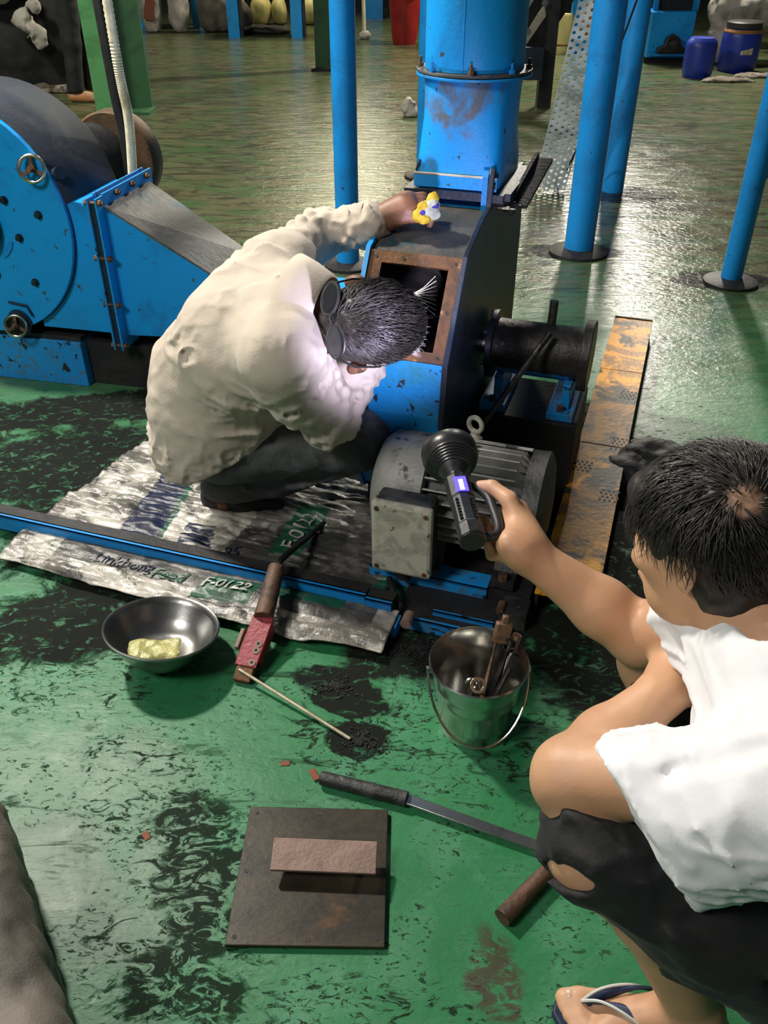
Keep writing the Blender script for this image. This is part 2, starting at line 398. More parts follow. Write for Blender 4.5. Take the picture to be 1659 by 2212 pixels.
M_sackwhite = pm('dirty_white_sack', (.42, .39, .34), .65, 0, (.2, .185, .16), 4, .42, .68, bump=.4, bsc=30)
M_sackbrown = pm('brown_grey_sack', (.11, .095, .075), .7, 0, (.2, .18, .14), 5, .45, .7, (.22, .06, .03), 4, .66, .72, .4, 30)
M_sackgrey = pm('grimy_grey_sack', (.20, .175, .145), .6, 0, (.09, .08, .068), 5, .40, .64, (.30, .27, .23), 7, .62, .74, .25, 260)
M_sacksilver = pm('woven_poly_sack', (.50, .47, .41), .32, 0, (.13, .12, .10), 7, .40, .62, (.05, .045, .04), 14, .55, .66, .35, 45, spec=.6)
M_sackshade = pm('sooty_shaded_sack', (.20, .19, .165), .40, 0, (.055, .052, .046), 6, .36, .60, (.03, .03, .028), 12, .52, .64, .4, 40, spec=.6)  # grimy sack tone that also paints in the shade by the motor
M_pnavy = pm('navy_print', (.010, .014, .045), .4, 0, (.018, .02, .04), 12, bump=.2, bsc=60)
M_pgreen = pm('green_print', (.008, .085, .04), .4, 0, (.012, .06, .03), 12, bump=.2, bsc=60)
M_pwhite = pm('white_print', (.40, .39, .35), .45, 0, (.28, .27, .24), 20)
M_gold = pm('yellow_soap_wrap', (.50, .47, .17), .25, 0, (.33, .32, .12), 20, .4, .65, bump=.6, bsc=50, spec=.8)
M_skin1 = pm('tan_skin', (.59, .335, .195), .5, 0, (.51, .27, .15), 7, .4, .7, bump=.06, bsc=140, sss=.12)
M_skin2 = pm('weathered_skin', (.235, .105, .055), .5, 0, (.16, .07, .038), 14, .4, .68, (.07, .04, .028), 20, .6, .7, .12, 140, sss=.08)
M_tee = pm('white_cotton', (.80, .80, .82), .8, 0, (.74, .74, .77), 4, bump=.06, bsc=160, sheen=.2)
M_shorts = pm('black_shorts_cloth', (.009, .009, .010), .75, 0, (.014, .013, .013), 10, bump=.15, bsc=120, sheen=.05)
M_shirt = pm('beige_work_shirt', (.55, .475, .39), .8, 0, (.46, .39, .315), 3.5, .42, .68, (.16, .14, .125), 7, .64, .78, .15, 180, sheen=.1)
M_trous = pm('grey_work_trousers', (.10, .108, .11), .8, 0, (.055, .058, .06), 6, .4, .65, (.13, .125, .11), 10, .58, .72, .3, 130)
M_hair = pm('black_hair', (.013, .0105, .009), .45, 0, (.030, .024, .020), 40, spec=.6)
M_hairlit = pm('torchlit_hair_tips', (.5, .48, .46), .45, 0, (.2, .19, .18), 40)  # torch light on the fringe, put into the hair colour
def whorl_hair(pos):
    m, nt, b = new_mat('hair_with_whorl'); N = NT(nt); tc = N.n('ShaderNodeTexCoord')
    q = N.n('ShaderNodeVectorMath', operation='DISTANCE'); N.l(tc.outputs['Object'], q.inputs[0]); q.inputs[1].default_value = pos
    d = N.math('ADD', q.outputs['Value'], N.math('MULTIPLY', N.math('SUBTRACT', N.noise(tc.outputs['Object'], 90, 4, .7), .5), .03))
    c = N.mix(N.ramp(d, .032, .008), (.013, .0105, .009), (.30, .17, .105)); N.l(c, b.inputs['Base Color']); b.inputs['Roughness'].default_value = .5; return m
M_strap_w = pm('white_trim', (.6, .6, .56), .5, 0)
M_navyrub = pm('navy_rubber', (.018, .035, .085), .5, 0, (.012, .02, .05), 20)
M_nail = pm('toenail', (.55, .36, .25), .35, 0)
M_ragy = pm('yellow_rag', (.62, .42, .02), .7, 0, (.45, .30, .02), 20, bump=.3, bsc=60)
M_ragb = pm('blue_rag_stripe', (.04, .03, .30), .7, 0)
M_ragw = pm('white_rag', (.55, .58, .46), .7, 0, (.40, .42, .33), 20, bump=.3, bsc=60)
M_pant_far = pm('black_trousers', (.010, .011, .012), .8, 0, (.016, .016, .016), 6)
M_bluecloth = pm('blue_overall', (.02, .05, .16), .8, 0, (.03, .04, .07), 6)
M_orangeshoe = pm('orange_shoe', (.50, .19, .07), .6, 0, (.42, .30, .18), 16)
M_glassdark = pm('dark_goggle_lens', (.02, .022, .024), .08, 0, None, spec=.9)
M_perf = pm('galvanised_sheet', (.70, .77, .80), .45, .1, (.27, .33, .35), 6, .42, .66, bump=.1, bsc=40)
M_tan = pm('tan_leather', (.28, .13, .055), .6, 0, (.2, .09, .04), 10)
M_yelbox = pm('pale_yellow_bag', (.72, .62, .25), .6, 0, (.55, .48, .2), 4)
M_soot = pm('soot_flakes', (.010, .010, .010), .75, 0, (.022, .021, .019), 30, bump=.5, bsc=120)
M_wall = pm('dim_hall_wall', (.06, .065, .06), .8, 0, (.035, .035, .035), .7)
M_debris = pm('dusty_brown_debris', (.14, .115, .085), .8, 0, (.26, .23, .18), 6, .5, .66, (.05, .04, .03), 9, .55, .65, .5, 40)
M_leafrust = pm('rust_flake', (.20, .055, .022), .7, 0, (.2, .05, .02), 30)

def floor_material():
    m, nt, b = new_mat('green_epoxy_floor'); N = NT(nt)
    geo = N.n('ShaderNodeNewGeometry'); pos = geo.outputs['Position']
    sep = N.n('ShaderNodeSeparateXYZ'); N.l(pos, sep.inputs[0]); X, Y = sep.outputs[0], sep.outputs[1]
    def mp(scale, rot=0):
        q = N.n('ShaderNodeMapping'); q.inputs['Scale'].default_value = scale; q.inputs['Rotation'].default_value = (0, 0, rot); N.l(pos, q.inputs[0]); return q.outputs[0]
    n_big = N.noise(mp((1, 1, 1)), 1.1, 4, .55, .5)
    n_mid = N.noise(mp((1, 1, 1)), 6, 6, .65, .8)
    n_fine = N.noise(mp((1, 1.5, 1)), 38, 4, .62, .5)
    n_smear = N.noise(mp((1, 4.0, 1), .35), 3.4, 6, .66, 1.2)
    n_far = N.noise(mp((.8, 2.2, 1), -.25), 1.3, 7, .66, 2.2)
    n_warp = N.noise(mp((1, 1, 1)), 9, 6, .7, .6)
    far = N.ramp(N.math('ADD', Y, N.math('MULTIPLY', N.math('SUBTRACT', n_big, .5), 2.4)), 2.0, 4.6)
    green = N.mix(N.ramp(n_big, .35, .68), (.014, .135, .045), (.026, .20, .072))
    green = N.mix(N.ramp(n_mid, .42, .70), green, (.050, .215, .105))
    # the open hall floor: green under brown-grey dust, swirled, with warm light painted in
    dusty = N.mix(N.ramp(n_far, .36, .62), (.060, .120, .045), (.132, .124, .066))
    dusty = N.mix(N.ramp(N.noise(mp((1, 3.4, 1), .2), 1.9, 7, .68, 2.6), .48, .60), dusty, (.052, .048, .030))
    c = N.mix(far, green, dusty)
    # grey dusty film in the near left corner of the floor
    def patch(x, y, rx, ry, rot=0, soft=.35, warp=.9):
        q = N.n('ShaderNodeVectorMath', operation='SUBTRACT'); N.l(pos, q.inputs[0]); q.inputs[1].default_value = (x, y, 0)
        r_ = N.n('ShaderNodeMapping'); r_.inputs['Rotation'].default_value = (0, 0, rot); N.l(q.outputs[0], r_.inputs[0])
        s_ = N.n('ShaderNodeVectorMath', operation='DIVIDE'); N.l(r_.outputs[0], s_.inputs[0]); s_.inputs[1].default_value = (rx, ry, 1e6)
        ln = N.n('ShaderNodeVectorMath', operation='LENGTH'); N.l(s_.outputs[0], ln.inputs[0])
        d = N.math('ADD', ln.outputs['Value'], N.math('MULTIPLY', N.math('SUBTRACT', n_warp, .5), warp*2.2))
        return N.ramp(d, 1+soft*.12, 1-soft*.5, 0, 1)
    def mx(lst):
        r_ = lst[0]
        for q in lst[1:]: r_ = N.math('MAXIMUM', r_, q)
        return r_
    film = mx([patch(-.62, 1.06, .30, .22, 0, .8, .5), patch(-.50, .86, .24, .16, 0, .8, .5)])
    c = N.mix(N.math('MULTIPLY', film, .5), c, (.105, .165, .115))
    # soot and grease; the left patches also paint in shade
    soot = mx([patch(-.10, 1.36, .13, .07, .5, .25, .55), patch(-.055, 1.215, .075, .055, 0, .2, .7), patch(.075, 1.50, .22, .11, -.3, .4, .5),
               patch(.60, 1.72, .42, .50, 0, .3, .4), patch(-.35, 2.15, .85, .42, -.3, .4, .5), patch(-.72, 1.62, .42, .17, -.3, .5, .8), patch(-1.0, 2.35, .45, .30, -.3, .6, .9), patch(.2, 2.5, .6, .55, 0, .3, .3),
               patch(-.95, 2.72, .75, .13, -.2, .35, .6), 
               patch(.97, 4.42, .28, .14, 0, .5, .6), patch(1.62, 4.0, .3, .14, 0, .5, .6), patch(1.43, 5.5, .4, .2, 0, .5, .6)])
    smudge_shade = mx([patch(-.36, .98, .15, .22, -.25, .8, .9), patch(-.36, .74, .22, .12, .3, .8, .9), patch(-.52, 1.16, .16, .10, .2, .8, .9), patch(-.50, 1.02, .16, .08, .2, .8, .9), patch(0, .66, .3, .07, .1, .8, .9), patch(-.02, 1.25, .3, .16, 0, .9, .9), patch(.30, 1.15, .28, .18, 0, .9, .9), patch(-.85, 1.55, .3, .2, 0, .9, .9), patch(-.70, 1.45, .3, .2, 0, .9, .9)])  # last two also darken the shaded floor at the left
    n_sm = N.noise(mp((1, 2.0, 1), -.35), 17, 7, .72, 1.6)
    dens = mx([patch(-.345, .95, .085, .15, -.2, .5, 1.0), patch(-.30, .80, .10, .05, .4, .5, 1.0), patch(-.33, .70, .14, .06, .2, .5, 1.0)])
    smudge_shade = N.math('MAXIMUM', N.math('MULTIPLY', smudge_shade, N.ramp(n_sm, .535, .60)), N.math('MULTIPLY', dens, N.ramp(n_sm, .43, .50)))
    n_sp = N.noise(mp((1, 1.8, 1), .3), 55, 5, .68, .8)
    speck = N.math('MULTIPLY', N.ramp(n_sp, .56, .61), N.ramp(n_mid, .44, .58))
    smear = N.math('MULTIPLY', N.ramp(n_smear, .58, .66), N.ramp(n_big, .40, .56))
    near = N.math('SUBTRACT', 1, far)
    dirt = N.math('MULTIPLY', N.math('MAXIMUM', N.math('MULTIPLY', speck, .85), N.math('MULTIPLY', smear, .75)), N.math('ADD', N.math('MULTIPLY', near, .75), .25))
    brk = N.ramp(N.noise(mp((1, 1.6, 1), -.4), 22, 6, .7, 1.0), .36, .46)
    soot_shade = N.math('MAXIMUM', N.math('MAXIMUM', dirt, N.math('MULTIPLY', smudge_shade, .9)), N.math('MULTIPLY', soot, N.math('ADD', N.math('MULTIPLY', brk, .62), .36)))
    c = N.mix(soot_shade, c, (.010, .0095, .009))
    rust = N.math('MULTIPLY', N.math('MULTIPLY', patch(.185, .72, .05, .07, 0, .9, 1.2), N.ramp(n_sm, .40, .5)), .8); c = N.mix(rust, c, (.05, .022, .016))
    N.l(c, b.inputs['Base Color'])
    N.l(N.ramp(soot_shade, .1, .8, .45, .10), b.inputs['Specular IOR Level'])
    rg = N.math('ADD', N.math('MULTIPLY', N.math('MULTIPLY', soot_shade, near), .35), N.math('ADD', N.ramp(far, 0, 1, .48, .20), N.math('MULTIPLY', N.math('SUBTRACT', n_mid, .5), .35))); N.l(rg, b.inputs['Roughness'])
    hgt = N.math('ADD', N.math('MULTIPLY', n_fine, .6), N.math('MULTIPLY', N.noise(mp((1, 3, 1), .1), 5, 5, .6, 1.0), 1.2))
    bn = N.n('ShaderNodeBump'); bn.inputs['Distance'].default_value = .012; N.l(hgt, bn.inputs['Height']); N.l(N.ramp(far, 0, 1, .16, .38), bn.inputs['Strength']); N.l(bn.outputs[0], b.inputs['Normal'])
    return m
M_floor = floor_material()

# ---------------------------------------------------------------- setting
fl = MB().box((0, 11, -.05), (24, 30, .1)).build('floor', M_floor, smooth=False); struct(fl)
wl = MB().box((0, 21.5, 2.5), (24, .2, 5.2)).build('wall_back', M_wall, smooth=False); struct(wl)
# ================================================================ the opened fan (frame FAN: u along the shaft, v away, z up)
UL, UR = -.215, .030
SC = [(.40, .10), (.325, .24), (.300, .39), (.322, .53), (.478, .745), (.60, .785), (.72, .80), (1.14, .80), (1.17, .62), (1.16, .32), (1.05, .10), (.80, .03), (.56, .03)]
fan = thing('centrifugal_fan', 'blue fan housing with a rusty open hatch that the kneeling worker looks into', 'fan', (-.09, .74, 0), FAN)
mb = MB()
for i in range(len(SC)):
    if i == 3: continue                                    # the hatch side is built with the opening
    a, b_ = SC[i], SC[(i+1) % len(SC)]
    if i in (4, 5): continue                               # sooty top
    mb.add([(UL, *a), (UR, *a), (UR, *b_), (UL, *b_)], [(0, 1, 2, 3)])
sh = mb.build('scroll_shell', M_bluefan, fan, solid=.004, smooth=False)
mb = MB()
for i in (4, 5):
    a, b_ = SC[i], SC[i+1]; mb.add([(UL, *a), (UR, *a), (UR, *b_), (UL, *b_)], [(0, 1, 2, 3)])
mb.build('roof_plate', M_dirtytop, fan, solid=.004, smooth=False)
# hatch side with opening, then the rusty frame on it
A, B_ = V((0, *SC[3])), V((0, *SC[4])); ex = (B_-A).normalized(); nrm = V((0, -ex.z, ex.y)); Lh = (B_-A).length
def hp(u, t, off=0): return V((u, 0, 0)) + A + ex*t + nrm*off
fr = MB(); bw = .034
o_, i_ = [(UL+.002, .0), (UR-.004, .0), (UR-.004, Lh), (UL+.002, Lh)], [(UL+.002+bw, .026), (UR-.004-bw*.9, .026), (UR-.004-bw*.9, Lh-.030), (UL+.002+bw, Lh-.030)]
for off, nm in ((.0, 0),):
    vs_ = [hp(*p, .010) for p in o_] + [hp(*p, .010) for p in i_] + [hp(*p, -.004) for p in o_] + [hp(*p, -.004) for p in i_]
    fs = []
    for k in range(4):
        q = (k+1) % 4
        fs += [(k, q, 4+q, 4+k), (8+k, 12+k, 12+q, 8+q), (k, 8+k, 8+q, q), (4+k, 4+q, 12+q, 12+k)]
    fr.add(vs_, fs)
hf = fr.build('hatch_frame', M_rust, fan, smooth=False, label='rusty bolted frame around the open hatch')
for u_, t_ in [(UL+.02, .014), (UL+.02, Lh*.5), (UL+.02, Lh-.016), (UR-.02, .014), (UR-.018, Lh*.48), (UR-.018, Lh-.016), ((UL+UR)/2-.03, Lh-.016), ((UL+UR)/2, .012)]:
    MB().cyl(hp(u_, t_, .0095), hp(u_, t_, .0112), .0042, seg=10).build('bolt_hole', M_black, hf, root=fan)
# side plates
prof_out = [(.395, .085), (.312, .235), (.286, .39), (.308, .535), (.466, .757), (.60, .80), (.70, .815), (.705, .86), (.715, .893), (.728, .905), (.742, .895), (.752, .86), (.757, .83), (1.15, .83), (1.19, .62), (1.18, .31), (1.07, .08), (.82, .012), (.55, .012)]
MB().prism(prof_out, lambda p: (UR-.004, *p), lambda p: (UR+.010, *p)).build('side_plate', M_navy, fan, smooth=False, bevel=.002, label='dark sooty side plate with a lifting lug')
MB().prism([p for p in prof_out if p[1] < .82], lambda p: (UL-.010, *p), lambda p: (UL+.002, *p)).build('side_plate', M_blue, fan, smooth=False)
MB().prism([(.708, .80), (.712, .885), (.722, .90), (.735, .895), (.744, .80)], lambda p: (UR-.020, *p), lambda p: (UR-.0055, *p)).build('lifting_lug', M_blue_pipe, fan, smooth=False)
MB().cyl((UR+.0101, .728, .862), (UR+.0125, .728, .862), .009, seg=12).build('lug_hole', M_black, fan)
# the dark wheel inside
imp = MB().cyl((UL+.03, .74, .42), (UL+.04, .74, .42), .33, seg=40)
wheel = imp.build('impeller_disc', M_black, fan)
bl = None
for k in range(14):
    a = 2*math.pi*k/14
    p0 = V((UL+.04, .74+.12*math.cos(a), .42+.12*math.sin(a))); p1 = V((UL+.04, .74+.32*math.cos(a+.35), .42+.32*math.sin(a+.35)))
    q = MB().add([p0, p1, p1+V((.11, 0, 0)), p0+V((.13, 0, 0))], [(0, 1, 2, 3)]); q.build('impeller_blade', M_shaft, wheel, root=fan, solid=.004, smooth=False)
# base legs
for v_ in (.46, 1.02): MB().span((UL, v_-.03, 0), (UR, v_+.03, .10)).build('base_bearer', M_black, fan, smooth=False)

# ---- inlet duct: square to round transition, ring flange, round riser
duct = thing('riser_duct', 'thick blue riser duct with a bolted ring flange above the open fan', 'duct', (-.068, .885, 0), FAN)
cu, cv, rr = -.068, .885, .129
def sq(t):
    # square outline by angle
    c_, s_ = math.cos(t), math.sin(t); m_ = max(abs(c_), abs(s_)); return c_/m_, s_/m_
seg = 48; rings = []
for f, zz in ((0, .842), (.0, .875), (.25, .93), (.55, 1.0), (.85, 1.07), (1., 1.10)):
    ring = []
    for k in range(seg):
        t = 2*math.pi*(k+.5)/seg; sx, sy = sq(t)
        ring.append((cu + (1-f)*sx*.113 + f*rr*math.cos(t), cv + (1-f)*sy*.15 + f*rr*math.sin(t), zz))
    rings.append(ring)
mb = MB()
for i in range(len(rings)-1):
    mb.add(rings[i]+rings[i+1], [(k, (k+1) % seg, seg+(k+1) % seg, seg+k) for k in range(seg)])
mb.build('transition_cone', M_scuff, duct, label='square to round blue transition, scuffed grey at the top')
MB().lathe([(rr, 1.116), (rr, 3.6)], (cu, cv, 0), seg=48).build('round_riser', M_blue, duct)
MB().cyl((cu, cv-rr, 1.12), (cu, cv-rr-.0015, 3.5), .002, seg=6).build('weld_seam', M_blue_pipe, duct)
for nm, z0 in (('ring_flange', 1.100), ('ring_flange', 1.1085)):
    MB().lathe([(rr-.002, z0), (.152, z0), (.152, z0+.0065), (rr-.002, z0+.0065)], (cu, cv, 0), seg=56, closed=True).build(nm, M_blue if z0 < 1.105 else M_dirtytop, duct, bevel=.001)
for k in range(8):
    a = math.radians(-90+10+45*k); p = V((cu+.1415*math.cos(a), cv+.1415*math.sin(a), 1.115))
    b1 = MB().hexb(p, (0, 0, 1), .0085, .009); b1.cyl(p, p+V((0, 0, .024)), .004, seg=8); b1.build('flange_bolt', M_blue_pipe if k % 2 else M_rust, duct)
bf = MB()
bf.span((cu-.135, cv-.172, .822), (cu+.135, cv-.148, .842)); bf.span((cu-.135, cv+.148, .822), (cu+.135, cv+.172, .842))
bf.span((cu-.135, cv-.148, .822), (cu-.112, cv+.148, .842)); bf.span((cu+.112, cv-.148, .822), (cu+.150, cv+.148, .842))
bf.build('foot_flange', M_navy, duct, smooth=False)
MB().span((cu-.112, cv-.1575, .846), (cu+.113, cv-.1495, .878)).build('duct_lip', M_blue, duct, smooth=False)
MB().span((cu-.112, cv-.1595, .8775), (cu+.113, cv-.150, .881)).build('chipped_edge', M_paper, duct, smooth=False, label='chipped white paint line')
sb = MB(); sb.bar((cu+.165, cv-.10, .80), (cu+.185, cv+.16, .865), .045, .010); sb.bar((cu+.145, cv-.10, .795), (cu+.163, cv+.16, .862), .010, .05); sb.build('angle_bracket', M_black, duct, smooth=False)
for k, (uu, vv) in enumerate([(.055, .735), (.06, .78)]):
    b1 = MB().hexb((uu+.01, vv, .805), (1, 0, 0), .009, .018); b1.cyl((uu-.03, vv, .805), (uu+.045, vv, .805), .004, seg=8); b1.build('bracket_bolt', M_steel, duct)
MB().tube([(cu-.10, cv-.142, .91), (cu-.108, cv-.146, .885), (cu-.104, cv-.15, .868)], .004, 8).build('hook_wire', M_black, duct)

# ---- bearing pedestal on the drive side
bp = thing('bearing_pedestal', 'sooty shaft bearing housing on a black pedestal beside the yellow beam', 'bearing housing', (.20, .74, 0), FAN)
MB().cyl((.075, .74, .42), (.325, .74, .42), .076, seg=40).build('bearing_barrel', M_shaft, bp)
bb = MB()
for k in range(9):
    a0 = math.radians(212+k*6); a1 = math.radians(212+(k+1)*6); r = .0775
    bb.add([(.09, .74+r*math.cos(a0), .42+r*math.sin(a0)), (.30, .74+r*math.cos(a0), .42+r*math.sin(a0)), (.30, .74+r*math.cos(a1), .42+r*math.sin(a1)), (.09, .74+r*math.cos(a1), .42+r*math.sin(a1))], [(0, 1, 2, 3)])
bb.build('paint_band', M_blue_worn, bp, label='remains of blue paint under the barrel')
MB().cyl((.060, .74, .42), (.078, .74, .42), .098, seg=40).build('end_cover', M_navy, bp, bevel=.002)
MB().cyl((.322, .74, .42), (.350, .74, .42), .100, seg=40).build('end_cover', M_shaft, bp, bevel=.003)
MB().cyl((UR+.01, .74, .42), (.062, .74, .42), .03, seg=20).build('shaft', M_steel, bp)
MB().cyl((.225, .755, .49), (.225, .765, .560), .012, seg=12).build('oil_filler', M_shaft, bp)
for k in range(6):
    a = 2*math.pi*k/6+.3
    MB().hexb((.060, .74+.085*math.cos(a), .42+.085*math.sin(a)), (-1, 0, 0), .008, .010).build('cover_bolt', M_navy, bp)
for u_ in (.105, .300):
    lg = MB(); lg.span((u_-.012, .66, .285), (u_+.012, .82, .36)); lg.span((u_-.045, .625, .262), (u_+.030, .855, .285))
    fo = lg.build('bearing_foot', M_blue_worn, bp, smooth=False, bevel=.002)
    for v_ in (.645, .835): MB().hexb((u_-.01, v_, .285), (0, 0, 1), .010, .016).build('foot_bolt', M_rust, fo, root=bp)
pd = MB(); pd.span((.055, .61, .0), (.345, .87, .262)); pd.build('pedestal_block', M_black, bp, smooth=False, bevel=.003)

# ---- steel pry rod leaning on the bearing barrel
p_top, p_bot = V((.235, .665, .505)), V((.045, .40, .20))
solo('pry_rod', MB().tube([p_top + (p_bot-p_top)*t for t in (0, .5, 1, 1.28)], .0085, 10), M_shaft, 'thin grey steel rod leaning over the bearing housing', 'rod', (.0, .34, 0), FAN)

# ---- electric motor
mt = thing('electric_motor', 'grey finned electric motor with a pale terminal box and lifting eye', 'motor', (.11, .25, 0), FAN)
mv, mz = .245, .215
MB().cyl((-.0, mv, mz), (.285, mv, mz), .113, seg=48).build('stator_body', M_greydark, mt)
fin = None
for k in range(30):
    a = 2*math.pi*k/30 + .06
    if math.sin(a) < -.55: continue
    if fin is None:
        q = MB(); q.add([(.035, 0, 0), (.275, 0, 0), (.252, 0, .030), (.035, 0, .030)], [(0, 1, 2, 3)])
        me = MB(); y = .0032
        me.add([(.035, -y, 0), (.278, -y, 0), (.252, -y*.7, .030), (.035, -y*.7, .030), (.035, y, 0), (.278, y, 0), (.252, y*.7, .030), (.035, y*.7, .030)],
               [(0, 1, 2, 3), (7, 6, 5, 4), (0, 4, 5, 1), (1, 5, 6, 2), (2, 6, 7, 3), (3, 7, 4, 0)])
        fin = bpy.data.objects.new('cooling_fin', me.mesh('cooling_fin')); fin.data.materials.append(M_grey)
        scene.collection.objects.link(fin); o = fin; o.parent = mt
    else:
        o = fin.copy(); scene.collection.objects.link(o); o.parent = mt
    n_ = V((0, math.cos(a), math.sin(a)))
    o.matrix_local = Matrix.Translation(V((0, mv, mz))-OFFS[mt]+n_*.110) @ Matrix.Rotation(a-math.pi/2, 4, 'X')
MB().lathe([(.02, -.112), (.095, -.110), (.126, -.098), (.141, -.075), (.144, -.03), (.144, .032), (.136, .034), (.115, .034)], (0, mv, mz), (1, 0, 0), seg=48).build('fan_cowl', M_grey, mt, label='smooth grey fan cowl')
MB().lathe([(.118, .272), (.145, .276), (.147, .318), (.120, .330), (.06, .338)], (0, mv, mz), (1, 0, 0), seg=40).build('end_shield', M_greydark, mt)
# broad top rib with the lifting eye
tp = MB(); ta = math.radians(62); tn = V((0, math.cos(ta), math.sin(ta))); tt = V((0, -math.sin(ta), math.cos(ta)))
c0 = V((0, mv, mz))+tn*.142
R_ = Matrix((V((1, 0, 0)), tt, tn)).transposed()
tp.box(c0+V((.155, 0, 0)), (.235, .036, .008), R_)
tp.build('cooling_rib', M_grey, mt, smooth=False, bevel=.002)
ey = c0+V((.118, 0, 0)); 
e1 = MB().cyl(ey-tn*.002, ey+tn*.012, .020, seg=20); e1.cyl(ey+tn*.012, ey+tn*.024, .013, seg=16); e1.torus(ey+V((0, 0, .046)), (.35, .94, 0), .0195, .0065, 28, 10)
e1.build('lifting_eye', M_greylite, mt, label='pale steel lifting eye')
# terminal box on the near side
tb = MB(); tb.rb = None
x0, x1, y0, y1, z0, z1 = -.066, .082, .040, .125, .082, .285
tb.span((x0, y0+.02, z0), (x1, y1, z1)); tbo = tb.build('terminal_box', M_greydark, mt, smooth=False, bevel=.012)
ld = MB().span((x0-.004, y0, z0-.004), (x1+.004, y0+.024, z1+.004)).build('terminal_box_lid', M_greylite, tbo, root=mt, smooth=False, bevel=.010, label='pale grey terminal box lid')
for xx in (x0+.012, x1-.012):
    for zz in (z0+.014, z1-.014): MB().hexb((xx, y0+.001, zz), (0, -1, 0), .006, .004).build('lid_screw', M_rust, tbo, root=mt)
MB().cyl((.008, .075, .082), (.008, .070, .050), .020, seg=18).build('cable_gland', M_rubber, tbo, root=mt)
for u_ in (.06, .255):
    ft = MB(); ft.span((u_-.03, .10, .052), (u_+.03, .165, .068)); ft.add([(u_-.03, .15, .068), (u_+.03, .15, .068), (u_+.03, .20, .13), (u_-.03, .20, .13), (u_-.03, .165, .068), (u_+.03, .165, .068), (u_+.03, .215, .13), (u_-.03, .215, .13)], [(0, 1, 2, 3), (4, 7, 6, 5), (0, 3, 7, 4), (1, 5, 6, 2)])
    fo = ft.build('motor_foot', M_greydark, mt, smooth=False, bevel=.003)
    MB().hexb((u_, .118, .068), (0, 0, 1), .012, .016).build('foot_nut', M_rusttool, fo, root=mt)
    MB().span((u_-.03, .33, .052), (u_+.03, .40, .068)).build('motor_foot', M_greydark, mt, smooth=False)

# ---- skid under motor and fan
sk = thing('skid_frame', 'sooty blue angle-iron skid under the motor and terminal box', 'skid', (.15, .1, 0), FAN)
def angle(mbx, p0, p1, w1, h1, side): # horizontal flange and a vertical web
    p0, p1 = V(p0), V(p1); d = (p1-p0).normalized(); nx = V((-d.y, d.x, 0))*side
    mbx.add([p0, p1, p1+nx*w1, p0+nx*w1, p0-V((0, 0, .005)), p1-V((0, 0, .005)), p1+nx*w1-V((0, 0, .005)), p0+nx*w1-V((0, 0, .005))], [(0, 1, 2, 3), (7, 6, 5, 4), (0, 4, 5, 1), (1, 5, 6, 2), (2, 6, 7, 3), (3, 7, 4, 0)])
    q = nx*.005; mbx.add([p0, p1, p1-V((0, 0, h1)), p0-V((0, 0, h1)), p0+q, p1+q, p1+q-V((0, 0, h1)), p0+q-V((0, 0, h1))], [(0, 3, 2, 1), (4, 5, 6, 7), (0, 1, 5, 4), (1, 2, 6, 5), (2, 3, 7, 6), (3, 0, 4, 7)])
for nm, p0, p1, mm in (('slide_rail', (-.09, .088, .05), (.222, .088, .05), M_blue_worn), ('slide_rail', (-.09, .35, .05), (.36, .35, .05), M_black)):
    q = MB(); angle(q, p0, p1, .06, .046, 1); q.build(nm, mm, sk, smooth=False)
q = MB().span((-.09, .094, .004), (.33, .40, .044)); q.build('soot_deck', M_black, sk, smooth=False)
q = MB(); angle(q, (.11, -.012, .03), (.262, -.012, .03), .010, .028, 1); q.build('cross_strip', M_blue_worn, sk, smooth=False)
q = MB().span((.02, -.045, .001), (.30, .092, .018)); q.build('drip_tray', M_black, sk, smooth=False)
q = MB(); angle(q, (.053, -.062, .036), (.19, -.062, .036), .012, .034, 1); q.build('angle_strip', M_blue_worn, sk, smooth=False)
q = MB().span((.030, -.10, .0), (.042, -.055, .034)); q.build('end_clip', M_blue_worn, sk, smooth=False)
MB().cyl((.066, -.062, .050), (.066, -.10, .050), .0135, seg=14).build('cut_bolt', M_rustbar, sk)
q = MB(); q.tube([(-.03, .072, .03), (.00, .01, .045), (.028, -.02, .03), (.02, -.05, .012)], .010, 8); q.build('rubber_cable_end', M_rubber, sk)
q = MB().span((.27, .02, .0), (.335, .09, .045)); q.build('corner_shoe', M_greydark, sk, smooth=False)
MB().cyl((.27, .055, .046), (.27, .02, .046), .010, seg=10).build('shoe_bolt', M_rusttool, sk)

# ---- long rail the sacks hang over
rl = thing('base_rail', 'long blue angle-iron rail lying over the printed sacks', 'rail', (-.6, -.02, 0), FAN)
def rail_piece(a, b_, z, mat_, nm, dz=0):
    q = MB(); angle(q, (a, -.052+dz, z), (b_, -.052+dz, z), .012, .046, 1); q.build(nm, mat_, rl, smooth=False)
    q = MB(); angle(q, (a, -.040+dz, z-.001), (b_, -.040+dz, z-.001), .040, .035, 1); q.build('sooty_flange', M_black, rl, smooth=False)
rail_piece(-1.75, -.055, .066, M_blue_pipe, 'rail_web')
rail_piece(-.052, .016, .063, M_blue_pipe, 'rail_joint_piece', -.006)

# ---- yellow beam
yb = thing('steel_beam', 'soot-stained orange-yellow steel channel lying past the motor', 'beam', (.42, 1.1, 0), FAN)
for a, b_ in ((.10, .875), (.879, 1.44), (1.443, 1.96)):
    MB().span((.340, a, .058), (.492, b_, .066)).build('beam_plate', M_yellow, yb, smooth=False, bevel=.0015)
MB().span((.482, .10, .0), (.490, 1.96, .058)).build('beam_web', M_rustdark, yb, smooth=False)
MB().span((.342, .10, .0), (.350, 1.96, .058)).build('beam_web', M_black, yb, smooth=False)
MB().span((.340, 1.952, .058), (.492, 1.961, .070)).build('beam_end_weld', M_black, yb, smooth=False)
